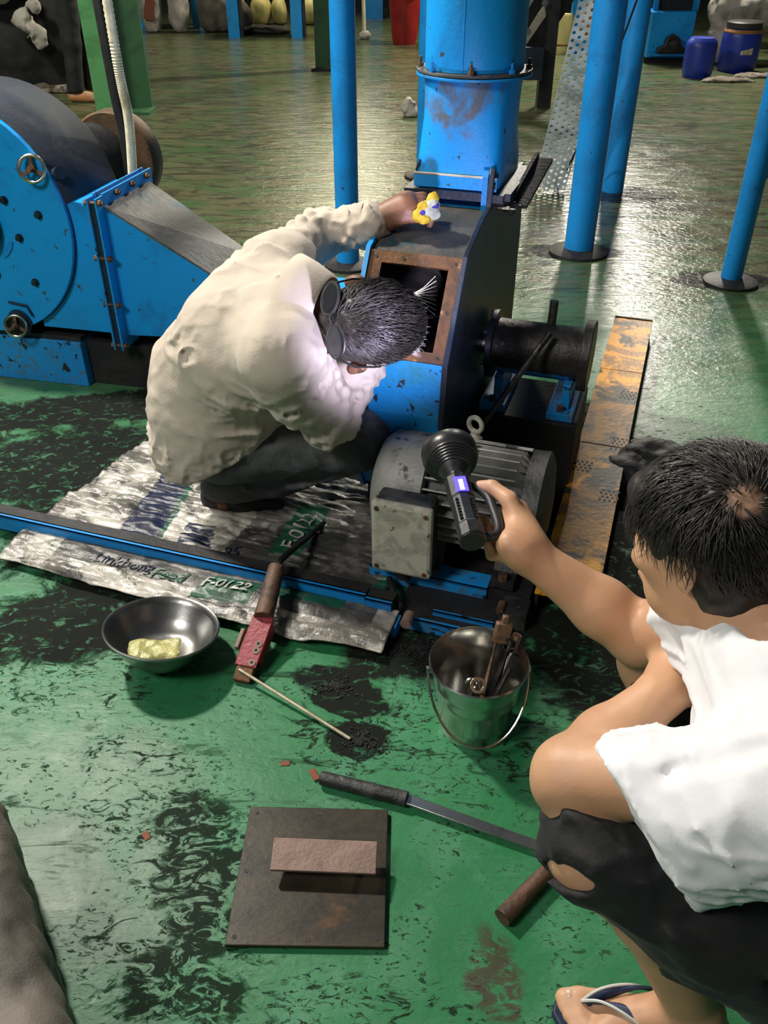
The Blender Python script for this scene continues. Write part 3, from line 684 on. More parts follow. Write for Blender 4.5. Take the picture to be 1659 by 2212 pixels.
# printed tread marks left on the beam by soles
tm = MB()
for cx, cy, n1 in ((.462, 1.26, 4), (.470, .90, 5), (.375, .74, 4), (.470, .60, 4)):
    for i in range(n1):
        for j in range(n1):
            tm.span((cx-.03+i*.014+(j % 2)*.006, cy-.04+j*.017, .066), (cx-.03+i*.014+.007+(j % 2)*.006, cy-.04+j*.017+.010, .0665))
tm.build('tread_marks', M_black, yb, smooth=False); yb.children[-1]['kind'] = 'stuff'
# ================================================================ left blower (frame BLOW)
bw_ = thing('blower', 'big blue blower with two handwheels and a tapering outlet box', 'blower', (-.25, .15, 0), BLOW)
cx, cz, cr = -.325, .59, .392
def arc(a0, a1, n, r=cr): return [(cx+r*math.cos(math.radians(a0+(a1-a0)*i/n)), cz+r*math.sin(math.radians(a0+(a1-a0)*i/n))) for i in range(n+1)]
# curved rim
mb = MB(); A_ = arc(-60, 215, 50)
for i in range(50):
    mb.add([(A_[i][0], .0, A_[i][1]), (A_[i+1][0], .0, A_[i+1][1]), (A_[i+1][0], .34, A_[i+1][1]), (A_[i][0], .34, A_[i][1])], [(0, 1, 2, 3)])
mb.build('scroll_rim', M_rim, bw_, solid=.005, label='dusty dark scroll rim')
MB().prism(arc(0, 360, 63)[:-1], lambda p: (p[0], -.016, p[1]), lambda p: (p[0], .006, p[1])).build('side_disc', M_blue, bw_, bevel=.003, label='round bolted blue side plate')
MB().prism(arc(0, 360, 63)[:-1], lambda p: (p[0], .335, p[1]), lambda p: (p[0], .345, p[1])).build('side_disc', M_navy, bw_)
# inner dark hub at the frame edge
MB().lathe([(.115, -.018), (.135, -.024), (.135, -.040), (.11, -.046), (.0, -.046)], (cx, 0, cz), (0, 1, 0), seg=40).build('hub_cover', M_navy, bw_)
for a, r in ((8, .29), (-42, .29), (-95, .30), (58, .27), (25, .19), (-12, .20), (-68, .19), (100, .28), (150, .28)):
    p = V((cx+r*math.cos(math.radians(a)), -.016, cz+r*math.sin(math.radians(a))))
    b1 = MB().cyl(p, p-V((0, .004, 0)), .014, seg=14); b1.hexb(p-V((0, .004, 0)), (0, -1, 0), .0095, .010); b1.build('plate_bolt', M_navy, bw_)
# maker's oval badge
q = MB(); q.prism([(.028*math.cos(2*math.pi*k/20), .017*math.sin(2*math.pi*k/20)) for k in range(20)], lambda p: (-.185+p[0]*.9, -.016, .505+p[1]+p[0]*.9), lambda p: (-.185+p[0]*.9, -.020, .505+p[1]+p[0]*.9)); q.build('oval_boss', M_blue_pipe, bw_, bevel=.001)
# outlet throat
ZT, ZB, UF = .665, .225, .158
mb = MB().span((-.13, .004, ZB), (UF, .33, ZT)); mb.build('outlet_throat', M_blue, bw_, smooth=False)
# pair of flanges with bolts
for u0, nm in ((UF, 'flange'), (UF+.030, 'flange')):
    mb = MB(); t = .007
    mb.span((u0, -.040, ZB-.045), (u0+t, .006, ZT+.035)); mb.span((u0, .006, ZT-.002), (u0+t, .36, ZT+.040)); mb.span((u0, .006, ZB-.045), (u0+t, .36, ZB+.002)); mb.span((u0, .325, ZB), (u0+t, .36, ZT))
    mb.build(nm, M_blue_worn if u0 == UF else M_blue, bw_, smooth=False, bevel=.0015)
MB().span((UF+.008, -.030, ZB-.03), (UF+.029, .02, ZT+.02)).build('flange_gasket', M_navy, bw_, smooth=False)
MB().span((UF+.008, .02, ZT-.01), (UF+.029, .35, ZT+.028)).build('flange_gasket', M_navy, bw_, smooth=False)
for zz in (ZB-.030, .345, .505, ZT+.02):
    b1 = MB().cyl((UF-.012, -.030, zz), (UF+.055, -.030, zz), .005, seg=8); b1.hexb((UF+.038, -.030, zz), (1, 0, 0), .0105, .010); b1.hexb((UF-.001, -.030, zz), (-1, 0, 0), .0105, .009); b1.build('flange_bolt', M_rust, bw_)
for vv in (.09, .2, .31):
    b1 = MB().cyl((UF-.012, vv, ZT+.024), (UF+.055, vv, ZT+.024), .005, seg=8); b1.hexb((UF+.038, vv, ZT+.024), (1, 0, 0), .0105, .010); b1.build('flange_bolt', M_rust, bw_)
# tapering box: front face, sooty top
x0 = UF+.037; x1 = .60
F0 = [(x0, .0, ZB), (x0, .0, ZT), (x0, .33, ZT), (x0, .33, ZB)]
F1 = [(x1, .05, ZB+.0), (x1, .05, .405), (x1, .27, .445), (x1, .27, ZB+.0)]
MB().add([F0[0], F0[1], F1[1], F1[0]], [(0, 1, 2, 3)]).build('taper_panel', M_blue, bw_, solid=.004, smooth=False)
MB().add([F0[1], F0[2], F1[2], F1[1]], [(0, 1, 2, 3)]).build('taper_panel', M_dirtytop, bw_, solid=.004, smooth=False)
MB().add([F0[2], F0[3], F1[3], F1[2]], [(0, 1, 2, 3)]).build('taper_panel', M_blue, bw_, solid=.004, smooth=False)
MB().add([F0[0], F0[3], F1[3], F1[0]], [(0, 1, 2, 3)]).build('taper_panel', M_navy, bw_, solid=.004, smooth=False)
MB().tube([F0[1], F1[1]], .0035, 8).build('welded_edge', M_chrome, bw_, label='bright worn welded edge')
# base box
MB().span((-.80, .0, 0), (.0, .30, .173)).build('base_box', M_blue_worn, bw_, smooth=False, bevel=.003)
MB().span((.005, .035, 0), (.55, .30, .17)).build('support_block', M_black, bw_, smooth=False)
MB().span((-.80, .01, .173), (.0, .30, .19)).build('base_gasket', M_black, bw_, smooth=False)
# lower access box
def handwheel(c, d, r, nm):
    c = V(c); d = V(d).normalized(); x, y = orth(d)
    g = MB().torus(c, d, r, r*.15, 36, 10); wo = g.build(nm, M_chrome, bw_, label='bright rimmed iron handwheel')
    g = MB().cyl(c-d*.012, c+d*.014, r*.28, seg=16); g.hexb(c+d*.014, d, r*.17, .010); g.build('wheel_hub', M_rust, wo, root=bw_)
    for k in range(3):
        a = 2*math.pi*k/3+.5; e = x*math.cos(a)+y*math.sin(a); g = MB().bar(c+e*r*.2, c+e*r*.95, r*.30, r*.14, tuple(d)); g.build('wheel_spoke', M_rust, wo, root=bw_, bevel=.001)
    MB().cyl(c, c-d*.09, r*.16, seg=12).build('wheel_spindle', M_navy, wo, root=bw_)
handwheel((-.012, -.035, .780), (.30, -.9, .25), .040, 'handwheel')
handwheel((-.208, -.050, .240), (.25, -.92, .22), .037, 'handwheel')
MB().cyl((-.215, .0, .245), (-.205, -.035, .242), .045, seg=24).build('wheel_boss', M_navy, bw_)
MB().tube([(-.235, -.02, .315), (-.165, -.022, .308), (-.150, -.020, .27)], .0045, 8).build('bent_rod', M_navy, bw_)
MB().cyl((.03, .02, .75), (.065, .0, .765), .02, seg=14).build('grease_cup', M_navy, bw_)

# drive wheel and guard behind the blower
dr = thing('drive_wheel', 'large brown belt wheel with a black guard behind the blower', 'belt wheel', (-.12, .62, 0), BLOW)
MB().lathe([(.03, .0), (.165, .0), (.172, .012), (.172, .075), (.165, .087), (.03, .087)], (-.085, .60, .665), (0, 1, 0), seg=48).build('wheel_rim', M_wheel, dr, label='brown steel wheel rim')
MB().cyl((-.15, .34, .66), (-.15, .62, .66), .135, seg=36).build('belt_guard', M_black, dr)
MB().span((-.26, .36, .0), (-.03, .60, .60)).build('drive_pedestal', M_black, dr, smooth=False)
MB().torus((-.15, .36, .66), (0, 1, 0), .135, .010, 40, 8).build('guard_rim', M_wheel, dr)

# hoses dropping to the blower
def pol(pts, n=60):
    pts = [V(p) for p in pts]; out = []
    for i in range(len(pts)-1):
        p0 = pts[max(i-1, 0)]; p1 = pts[i]; p2 = pts[i+1]; p3 = pts[min(i+2, len(pts)-1)]
        m_ = max(2, int(n/(len(pts)-1)))
        for k in range(m_):
            t = k/m_; out.append(.5*((2*p1)+(p2-p0)*t+(2*p0-5*p1+4*p2-p3)*t*t+(3*p1-p0-3*p2+p3)*t**3))
    return out+[pts[-1]]
h0, h1 = V((-.045, .36, .66)), V((-.01, .36, 1.9))
pts = pol([(.090, .40, .56), (.098, .40, .66), (.117, .40, .865), (.108, .40, 1.10), (.108, .40, 2.2)], 420)
solo('conduit_hose', MB().tube(pts, [.0150 if i % 2 else .0172 for i in range(len(pts))], 12), M_white_cable, 'cream ribbed conduit hose rising from the blower', 'hose', (.10, .40, 0), BLOW)
pts = pol([(.06, .45, .62), (.058, .45, .82), (.048, .45, 1.05), (.030, .45, 2.2)], 40)
solo('cable_pipe', MB().tube(pts, .017, 12), M_rubber, 'black cable pipe rising beside the cream hose', 'pipe', (.05, .45, 0), BLOW)

# ---- pipe joining the blower box to the fan inlet
jp = thing('connecting_pipe', 'blue connecting pipe and flange between blower box and fan, mostly behind the worker', 'pipe', (-.3, 2.45, 0))
a0 = BLOW.wor(.607, .16, .335); a1 = FAN.wor(UL-.012, .74, .42)
d_ = (a1-a0).normalized()
MB().cyl(a0+d_*.02, a1, .095, .14, seg=36).build('pipe_body', M_blue, jp)
MB().cyl(a0, a0+d_*.018, .145, seg=36).build('pipe_flange', M_navy, jp)
MB().cyl(a1-d_*.055, a1-d_*.035, .165, seg=36).build('inlet_ring', M_navy, jp)
for k in range(8):
    x, y = orth(d_); a = 2*math.pi*k/8; p = a0+(x*math.cos(a)+y*math.sin(a))*.125+d_*.018
    MB().hexb(p, d_, .009, .012).build('flange_bolt', M_rust, jp)
# ================================================================ sacks spread under the worker (frame FAN)
def cloth(u0, u1, v0, v1, nu, nv, hfun, edge=None):
    us = np.linspace(u0, u1, nu); vs_ = np.linspace(v0, v1, nv); UU, VV = np.meshgrid(us, vs_, indexing='ij')
    if edge is not None: UU, VV = edge(UU, VV)
    P_ = np.stack([UU, VV, hfun(UU, VV)], -1).reshape(-1, 3)
    I_ = np.arange(nu*nv).reshape(nu, nv)
    Q_ = np.stack([I_[:-1, :-1], I_[1:, :-1], I_[1:, 1:], I_[:-1, 1:]], -1).reshape(-1, 4)
    return P_, Q_
def n2(U, W, su, sv, z=0.): return vnoise(np.stack([U*su, W*sv, np.full_like(U, z)], -1))
def sack_obj(name, P_, Q_, mat_, label, cat, base, thick=.003):
    o = from_arrays(name, P_-np.array(base), Q_, mat_); o.location = FAN.wor(*base); o.rotation_euler = (0, 0, -FAN.a)
    m = o.modifiers.new('thick', 'SOLIDIFY'); m.thickness = thick; m.offset = 1
    OFFS[o] = V(base); return tag(o, label, cat)
# sack behind the rail: crinkled, short wrinkles across
def hA(U, W):
    w_ = .5+n2(U, W, 3, 3, 3.)
    return .008+.024*np.abs(n2(U, W, 9, 42, 1.))+.020*np.abs(n2(U+W*.4, W, 14, 60, 7.))+.018*w_*(.5+n2(U, W, 4, 6, 9.)) + .004*n2(U, W, 60, 90, 2)
def eA(U, W):
    return U + .02*n2(W, W*0, 8, 1, 4) - .02 + (W-.25)*.12, W
PA, QA = cloth(-1.02, .02, -.02, .50, 150, 110, hA, eA)
sackA = sack_obj('feed_sack', PA, QA, M_sacksilver, 'crinkled silver feed sack with navy stripe spread under the kneeling worker', 'sack', (-.5, .22, 0))
# sack rolled over in front of the rail
def hB(U, W):
    t = (W+.175)/.17; roll = .030*np.clip(np.sin(np.clip(t, 0, 1)*math.pi*.62+.35), 0, 1)
    return .006+roll+(.026*np.abs(n2(U, W, 5, 30, 21.))+.016*np.abs(n2(U+2*W, W, 12, 50, 27.)))*np.clip(1.25-1.6*t, .22, 1.2)+.004*n2(U, W, 50, 80, 5)
def eB(U, W):
    return U, W+.028*n2(U, U*0, 5, 1, 8)*(W < -.05)-.02*np.clip((U+1.0)*2, 0, 1)*(W < -.10)
PB, QB = cloth(-1.06, .035, -.175, -.048, 170, 46, hB, eB)
sackB = sack_obj('feed_sack', PB, QB, M_sacksilver, 'grey-white printed feed sack edge lying in front of the blue rail', 'sack', (-.5, -.11, 0), .004)
# flat print on the sacks
def surf_text(body, sack, hf, u, v, size, rot, mat_, shear=0., name='printed_text', lift=.004, xs=1.):
    cu_ = bpy.data.curves.new('txt', 'FONT'); cu_.body = body; cu_.size = size; cu_.shear = shear; cu_.resolution_u = 3; cu_.offset = size*.012
    to = bpy.data.objects.new('txt', cu_); scene.collection.objects.link(to)
    me = bpy.data.meshes.new_from_object(to.evaluated_get(bpy.context.evaluated_depsgraph_get())); bpy.data.objects.remove(to)
    bm = bmesh.new(); bm.from_mesh(me); bmesh.ops.triangulate(bm, faces=bm.faces)
    bmesh.ops.subdivide_edges(bm, edges=[e for e in bm.edges if e.calc_length() > size*.12], cuts=2)
    bm.to_mesh(me); bm.free()
    n = len(me.vertices); co = np.empty(n*3); me.vertices.foreach_get('co', co); co = co.reshape(-1, 3)
    c_, s_ = math.cos(rot), math.sin(rot); X_, Y_ = co[:, 0]*xs, co[:, 1]
    U_, W_ = u+X_*c_-Y_*s_, v+X_*s_+Y_*c_
    co = np.stack([U_, W_, hf(U_, W_)+lift], -1)-np.array(OFFS[sack]); me.vertices.foreach_set('co', co.ravel()); me.update()
    o = bpy.data.objects.new(name, me); scene.collection.objects.link(o); me.materials.append(mat_); o.parent = sack; return o
def surf_quad(pts, sack, hf, mat_, name, nn=14, lift=.003):
    p = [np.array(q, float) for q in pts]; vs_ = []
    for i in range(nn+1):
        for j in range(nn+1):
            s_, t_ = i/nn, j/nn; q = p[0]*(1-s_)*(1-t_)+p[1]*s_*(1-t_)+p[2]*s_*t_+p[3]*(1-s_)*t_; vs_.append(q)
    vs_ = np.array(vs_); z = hf(vs_[:, 0], vs_[:, 1])+lift; P_ = np.column_stack([vs_, z])
    I_ = np.arange((nn+1)**2).reshape(nn+1, nn+1); Q_ = np.stack([I_[:-1, :-1], I_[1:, :-1], I_[1:, 1:], I_[:-1, 1:]], -1).reshape(-1, 4)
    return from_arrays(name, P_, Q_, mat_, sack)
surf_text('F-0122', sackA, hA, -.312, .105, .066, math.pi/2+.04, M_pwhite, .15, lift=.010)
surf_text('25', sackA, hA, -.50, .03, .05, .25, M_pnavy, .2, lift=.008)
def inpoly(U, W, P):
    r_ = np.ones(len(U), bool); n = len(P)
    for i in range(n):
        a_, b_ = P[i], P[(i+1) % n]; r_ &= ((b_[0]-a_[0])*(W-a_[1])-(b_[1]-a_[1])*(U-a_[0])) >= 0
    return r_
def paint(sack, P_, Q_, regions):
    c = P_[Q_].mean(1); U, W = c[:, 0]+.006*n2(c[:, 1], c[:, 0], 30, 5, 3.), c[:, 1]; idx = np.zeros(len(Q_), np.int32); mats = {}
    for mat_, poly in regions:
        if mat_.name not in mats: sack.data.materials.append(mat_); mats[mat_.name] = len(sack.data.materials)-1
        idx[inpoly(U, W, poly)] = mats[mat_.name]
    sack.data.polygons.foreach_set('material_index', idx)
bars = [(M_pnavy, [(-.632-k*.0045, .006+k*.025), (-.522-k*.009-.010*(k % 2), .006+k*.025), (-.524-k*.009, .023+k*.025), (-.634-k*.0045, .023+k*.025)]) for k in range(6)]
paint(sackA, PA, QA, [(M_sackshade, [(-.50, -.1), (.2, -.1), (.2, .6), (-.48, .6)]), (M_pnavy, [(-.812, -.1), (-.660, -.1), (-.800, .5), (-.875, .5)]), (M_pgreen, [(-.672, -.1), (-.658, -.1), (-.775, .5), (-.792, .5)]),
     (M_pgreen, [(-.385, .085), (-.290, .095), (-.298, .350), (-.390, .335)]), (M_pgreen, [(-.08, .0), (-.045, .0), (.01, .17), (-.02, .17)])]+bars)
# front sack print
surf_text('Linkbong', sackB, hB, -.800, -.116, .048, .03, M_pnavy, .2, lift=.0075)
surf_text('Feed', sackB, hB, -.622, -.128, .050, .06, M_pgreen, .35, lift=.0085)
surf_text('F-0122', sackB, hB, -.478, -.118, .046, .08, M_pwhite, .35, lift=.0085)
paint(sackB, PB, QB, [(M_sackshade, [(-.92, -.125), (-.02, -.128), (-.02, .0), (-.92, .0)]), (M_pgreen, [(-.495, -.150), (-.335, -.138), (-.325, -.060), (-.465, -.075)]), (M_pnavy, [(-.49, -.162), (-.34, -.152), (-.34, -.147), (-.49, -.157)]), (M_pgreen, [(-.285, -.115), (-.215, -.10), (-.205, -.04), (-.285, -.04)]), (M_pgreen, [(-.205, -.092), (-.10, -.085), (-.10, -.04), (-.200, -.04)])])

# ================================================================ floor props (world frame)
# basin
bc = V((-.522, 1.455, 0))
bs = thing('metal_basin', 'dented stainless steel basin holding a yellow packet', 'basin', bc)
tilt = Matrix.Rotation(math.radians(-9), 4, 'X') @ Matrix.Rotation(math.radians(6), 4, 'Y')
prof = [(.0, .002), (.060, .002), (.078, .008), (.100, .035), (.117, .066), (.123, .075), (.129, .078), (.132, .076), (.131, .072), (.125, .072), (.119, .063), (.102, .031), (.079, .003), (.060, -.003), (.0, -.003)]
g = MB().lathe([(r, z+.003) for r, z in prof], (0, 0, 0), (0, 0, 1), 64); g.v = [tilt @ p + bc + V((0, 0, .018)) for p in g.v]; g.build('basin_bowl', M_inoxdull, bs)
q = SDF((-.08, -.06, -.03), (.08, .06, .05), .004); q.rbox((0, 0, .008), (.058, .034, .012), .009); q.rough(.006, (40, 40, 40)); vv, qq = q.mesh(1)
rot = Matrix.Rotation(.12, 3, 'Z')
vv = np.array([list(rot @ V(p) + bc + V((-.004, -.036, .056))) for p in vv])
pk = from_arrays('soap_packet', vv-np.array(bc), qq, M_gold); pk.location = bc; tag(pk, 'shiny yellow plastic packet lying in the steel basin', 'packet')

# welding electrode holder leaning on the rail, with its rod and lead
wh = thing('electrode_holder', 'red electrode holder with a brown handle propped on the rail', 'welding holder', (-.30, 1.45, 0))
t0 = V((-.268, 1.655, .110)); t1 = V((-.285, 1.52, .080)); t2 = V((-.318, 1.405, .030))
ax = (t0-t1).normalized()
MB().cyl(t1+ax*-.005, t0+ax*.01, .0235, .0210, 20).build('handle_sleeve', M_wood, wh, bevel=.002)
d2 = (t2-t1).normalized(); sx = d2.cross(V((0, 0, 1))).normalized(); sy = sx.cross(d2)
R_ = Matrix((sx, d2, sy)).transposed(); mid = (t1+t2)/2
hb = MB(); hb.box(mid+sx*.0, (.052, (t2-t1).length, .006), R_); hb.box(mid+sx*.025-sy*.016, (.005, (t2-t1).length, .034), R_); hb.box(mid-sx*.025-sy*.016, (.005, (t2-t1).length*.75, .034), R_)
hbo = hb.build('red_guard', M_red, wh, smooth=False, bevel=.002, label='red metal guard with round holes')
for f in (.55, .68, .92):
    p = t1+(t2-t1)*f - sx*.013 + sy*.003; MB().lathe([(.004, 0), (.0085, 0), (.0085, .002), (.004, .002)], p, sy, 16, True).build('guard_hole_rim', M_rustbar, hbo, root=wh); MB().cyl(p, p+sy*.0006, .0045, seg=12).build('guard_hole', M_black, hbo, root=wh)
hb = MB(); hb.box(t2+d2*.012-sy*.012, (.042, .045, .022), R_); hb.build('jaw', M_rust, wh, smooth=False, bevel=.003)
q = MB().box(mid+sx*.038-sy*.006, (.010, .05, .016), R_); q.build('spring_lever', M_rustbar, wh, smooth=False, bevel=.002)
lead = pol([t0+ax*.01, (-.262, 1.70, .105), (-.235, 1.78, .085), (-.205, 1.88, .05), (-.170, 1.97, .03)], 24)
MB().tube(lead, [.0085]*18+[.007]*(len(lead)-18), 10).build('welding_lead', M_rubber, wh)
rod0, rod1 = t2+d2*.010+sx*.012, V((-.072, 1.215, .006))
solo('welding_rod', MB().tube([rod0, (rod0+rod1)/2, rod1], .0038, 8), M_rod, 'thin straight welding rod slanting from the red holder to the floor', 'rod', (-.19, 1.31, 0))

# loose soot beside the rod tip
def soot_pile(c, r, n, label, seed):
    rg = np.random.default_rng(seed); g = MB()
    for k in range(n):
        a = rg.random()*6.28; q = abs(rg.normal())*.5*r*(.6+.5*math.sin(3*a+seed)+.3*math.sin(7*a)); s_ = .0010+.0042*rg.random()**3*(1-q/r*.6); p = V((c[0]+q*math.cos(a)*1.2, c[1]+q*math.sin(a)*.8, s_*.45))
        R_ = Matrix.Rotation(rg.random()*6, 3, 'Z') @ Matrix.Rotation(rg.random()-.5, 3, 'X'); g.box(p, (s_*1.6, s_*1.2, s_*.9), R_)
    o = solo('soot_heap', g, M_soot, label, 'soot', (c[0], c[1], 0), smooth=False); o['kind'] = 'stuff'; return o
soot_pile((-.05, 1.215), .065, 700, 'black soot crumbs heaped at the tip of the welding rod', 3)
soot_pile((-.11, 1.37), .08, 400, 'black soot scattered between the red holder and the bucket', 4)
soot_pile((.08, 1.49), .16, 700, 'black soot spilled in front of the motor skid', 5)

# bucket
kc = V((.195, 1.262, 0)); bk = thing('steel_bucket', 'stainless steel bucket full of spanners', 'bucket', kc)
HB_ = .188
prof = [(.0, .006), (.068, .006), (.070, .0), (.073, .0), (.0745, .006), (.0775, .040), (.0790, .046), (.0785, .052), (.086, .105), (.0885, .112), (.088, .120), (.0905, .138), (.0925, .144), (.0915, .150), (.0985, HB_-.004), (.1025, HB_-.002), (.1035, HB_+.002), (.101, HB_+.005), (.0975, HB_+.001), (.0895, .145), (.0855, .110), (.0765, .045), (.067, .010), (.0, .010)]
MB().lathe(prof, kc, (0, 0, 1), 64).build('bucket_body', M_inox, bk)
bail = []
for k in range(25):
    a = math.pi*k/24; p = V((-.104*math.cos(a), 0, 0)); dn = V((0, -.105*math.sin(a), -.120*math.sin(a))); bail.append(kc+V((0, 0, HB_-.022))+p+dn)
MB().tube(bail, .0030, 8).build('bail_handle', M_chrome, bk)
for s_ in (-1, 1): MB().cyl(kc+V((s_*.096, 0, HB_-.022)), kc+V((s_*.108, 0, HB_-.022)), .008, seg=12).build('bail_lug', M_inox, bk)
def spanner(name, label, p0, p1, mat_, ring_end=True, open_end=True, r=.014, nrm=(0, -.6, .8), rax=None):
    p0, p1 = V(p0)+kc, V(p1)+kc; t = thing(name, label, 'spanner', (p0.x, p0.y, 0), WORLD, 'spanners in the bucket')
    d = (p1-p0).normalized(); n_ = (V(nrm)-d*V(nrm).dot(d)).normalized(); s_ = d.cross(n_)
    g = MB().bar(p0+d*r*.8, p1-d*r*.8, r*.8, r*.42, tuple(n_)); g.build('spanner_shank', mat_, t, bevel=.0012)
    g = MB().lathe([(r*.58, -r*.42), (r*1.0, -r*.42), (r*1.0, r*.42), (r*.58, r*.42)], p1, n_ if rax is None else V(rax), 24, True); g.build('ring_end', mat_, t, bevel=.0008)
    g = MB(); pts = []
    for k in range(19):
        a = math.radians(40+k*280/18); pts.append(p0+(d*math.cos(a+math.pi)*-1+s_*math.sin(a))*r*.85)
    g.tube(pts, r*.36, 8); g.build('open_jaw', mat_, t)
    return t
spanner('ring_spanner', 'bright ring spanner leaning at the near inside of the bucket', (.02, .055, .03), (-.006, -.046, .168), M_chrome, r=.017, nrm=(1, .2, 0), rax=(.1, -.72, .68))
spanner('open_spanner', 'dim open-ended spanner deep inside the bucket', (-.010, .012, .110), (-.03, -.03, .016), M_steel, r=.013, nrm=(.2, -.5, .8))
spanner('heavy_spanner', 'dark heavy spanner leaning against the right inside of the bucket', (.01, -.03, .02), (.062, .03, .205), M_darktool, r=.015, nrm=(-.8, -.4, .3))
spanner('rusty_spanner', 'brown-headed spanner poking out over the far bucket rim', (.0, -.02, .015), (.052, .066, .212), M_rusttool, r=.016, nrm=(-.6, -.7, .2))
aw = thing('adjustable_wrench', 'brown adjustable wrench with knurled jaw standing highest in the bucket', 'wrench', (kc.x, kc.y, 0))
w0, w1 = kc+V((.015, -.02, .015)), kc+V((.050, .045, .222)); d = (w1-w0).normalized()
MB().bar(w0, w1, .018, .008, (0, -1, .3)).build('wrench_shank', M_darktool, aw, bevel=.002)
MB().bar(w1-d*.02, w1+d*.028, .036, .016, (0, -1, .3)).build('wrench_head', M_rusttool, aw, bevel=.004)
MB().bar(w1+d*.024, w1+d*.044, .014, .012, (0, -1, .3)).build('wrench_jaw', M_rusttool, aw, bevel=.003)
for nm, lb, p0, p1, r, mt_ in (('socket_bar', 'dark socket bar lying across the tools in the bucket', (.0, -.05, .03), (.078, .012, .195), .009, M_darktool), ('bolt_bar', 'rust-tipped round bar behind the wrench in the bucket', (.02, .0, .02), (.083, .048, .218), .010, M_rusttool), ('drift_pin', 'pale steel drift pin beside the wrench in the bucket', (.03, -.03, .02), (.070, .040, .206), .007, M_inox)):
    d = (V(p1)-V(p0)).normalized(); g = MB().cyl(kc+V(p0), kc+V(p1), r*.75, seg=10); g.cyl(kc+V(p1)-d*.03, kc+V(p1), r, seg=6); solo(nm, g, mt_, lb, 'tool', kc)

# scraper: pipe handle and flat blade
a, b_, c_ = V((-.128, 1.108, .016)), V((.046, 1.056, .016)), V((.335, .935, .012))
sc_ = thing('long_scraper', 'flat steel scraper bar with a dark pipe handle', 'scraper', (.1, 1.03, 0))
MB().cyl(a, b_, .0140, .0155, 20).build('pipe_handle', M_greydark, sc_, bevel=.002)
MB().bar(b_-(c_-b_).normalized()*.02, c_, .022, .006).build('flat_blade', M_inoxdull, sc_, bevel=.001)
g = MB().box((-.142, 1.125, .003), (.014, .030, .004), Matrix.Rotation(.5, 3, 'Z')); solo('rust_chip', g, M_leafrust, 'rust-brown chip at the end of the scraper handle', 'chip', (-.142, 1.125, 0), bevel=.002)
for k, (x, y, s_, lb) in enumerate([(-.455, .985, .012, 'small orange rust chip on the grey-green floor beside the sack'), (-.205, 1.155, .012, 'small rust chip between soot heap and scraper'), (.18, 1.0, .011, 'dark chip lying near the scraper blade'), (.395, .955, .010, 'brown flake near the crouching man')]):
    g = MB().box((x, y, .001), (s_, s_*1.6, .0018), Matrix.Rotation(.6+k, 3, 'Z')); solo('rust_chip', g, M_leafrust if k != 2 else M_soot, lb, 'chip', (x, y, 0), bevel=.001)

# hatch cover plate with its flat-bar handle
hc = thing('hatch_cover', 'square oily brown steel cover plate with a flat-bar handle on the floor', 'cover plate', (-.128, .90, 0))
z1 = .012
cs = [(-.262, 1.043), (.008, 1.036), (.001, .764), (-.271, .768)]
g = MB(); g.prism(cs, lambda p: (*p, .004), lambda p: (*p, z1)); pl = g.build('steel_plate', M_rustdark, hc, smooth=False, bevel=.0015)
for x, y in [(-.247, 1.028), (-.006, 1.022), (-.012, .779), (-.256, .782), (-.252, .905), (-.010, .900), (-.125, 1.026), (-.13, .778)]:
    MB().cyl((x, y, z1), (x, y, z1+.0006), .0042, seg=10).build('bolt_hole', M_black, pl, root=hc)
R_ = Matrix.Rotation(-.045, 3, 'Z') @ Matrix.Rotation(math.radians(14), 3, 'X')
MB().box((-.108, .912, .047), (.190, .058, .009), R_).build('flat_bar_handle', M_rustbar, hc, bevel=.0015, smooth=False, label='pinkish flat bar handle')
for x in (-.18, -.04): MB().cyl((x, .912, z1), (x, .912, .045), .006, seg=10).build('handle_post', M_rustdark, hc)
MB().box((-.165, .931, .054), (.025, .016, .003), R_).build('torn_sticker', M_pwhite, hc, smooth=False)

# hammer, mostly hidden by the crouching man's knee
hm = thing('hammer', 'hammer whose brown wooden handle sticks out by the black shorts', 'hammer', (.30, .86, 0))
h0, h1 = V((.205, .812, .018)), V((.365, .965, .022))
MB().tube([h0+(h1-h0)*t for t in (0, .3, .6, 1)], [.0165, .0155, .0135, .012], 14).build('hammer_handle', M_wood, hm)
d = (h1-h0).normalized(); sx = V((d.y, -d.x, 0))
MB().cyl(h1-sx*.055+V((0, 0, .004)), h1+sx*.055+V((0, 0, .004)), .022, seg=20).build('hammer_head', M_darktool, hm, bevel=.004)

# grimy sack, near left
q = SDF((-1.25, -.05, -.02), (-.36, 1.10, .34), .008)
na, ta = (.845, .535, 0), (.535, -.845, 0)
q.rbox((-.715, .435, .11), (.31, .47, .13), .09, (na, ta, (0, 0, 1)), k=.0)
q.cone((-.86, .88, .16), (-.90, .96, .20), .06, .03, .06)
nA, tA = np.array(na), np.array(ta); c0_ = np.array((-.715, .435, .24))
for k in range(34):
    p = c0_+nA*(.30-.22*rng.random())+tA*(.9*rng.random()-.45)-(0, 0, .02); q.fold(p, p+nA*(.10*rng.random()-.02)+tA*(.16*rng.random()-.08), .010+.010*rng.random(), .009*(1 if k % 2 else -1))
for k in range(12):
    p = c0_+nA*.30+tA*(-.45+.075*k); q.fold(p-(0, 0, .03), p-(0, 0, .2)+tA*.05, .013, -.007)
q.rough(.007, (9, 9, 9)); q.rough(.0025, (40, 40, 40)); q.plane((0, 0, .004), (0, 0, -1))
vv, qq = q.mesh(1); sg = from_arrays('filled_sack', vv-np.array((-.72, .44, 0)), qq, M_sackgrey); sg.location = (-.72, .44, 0)
tag(sg, 'grimy grey filled sack at the lower left corner', 'sack')

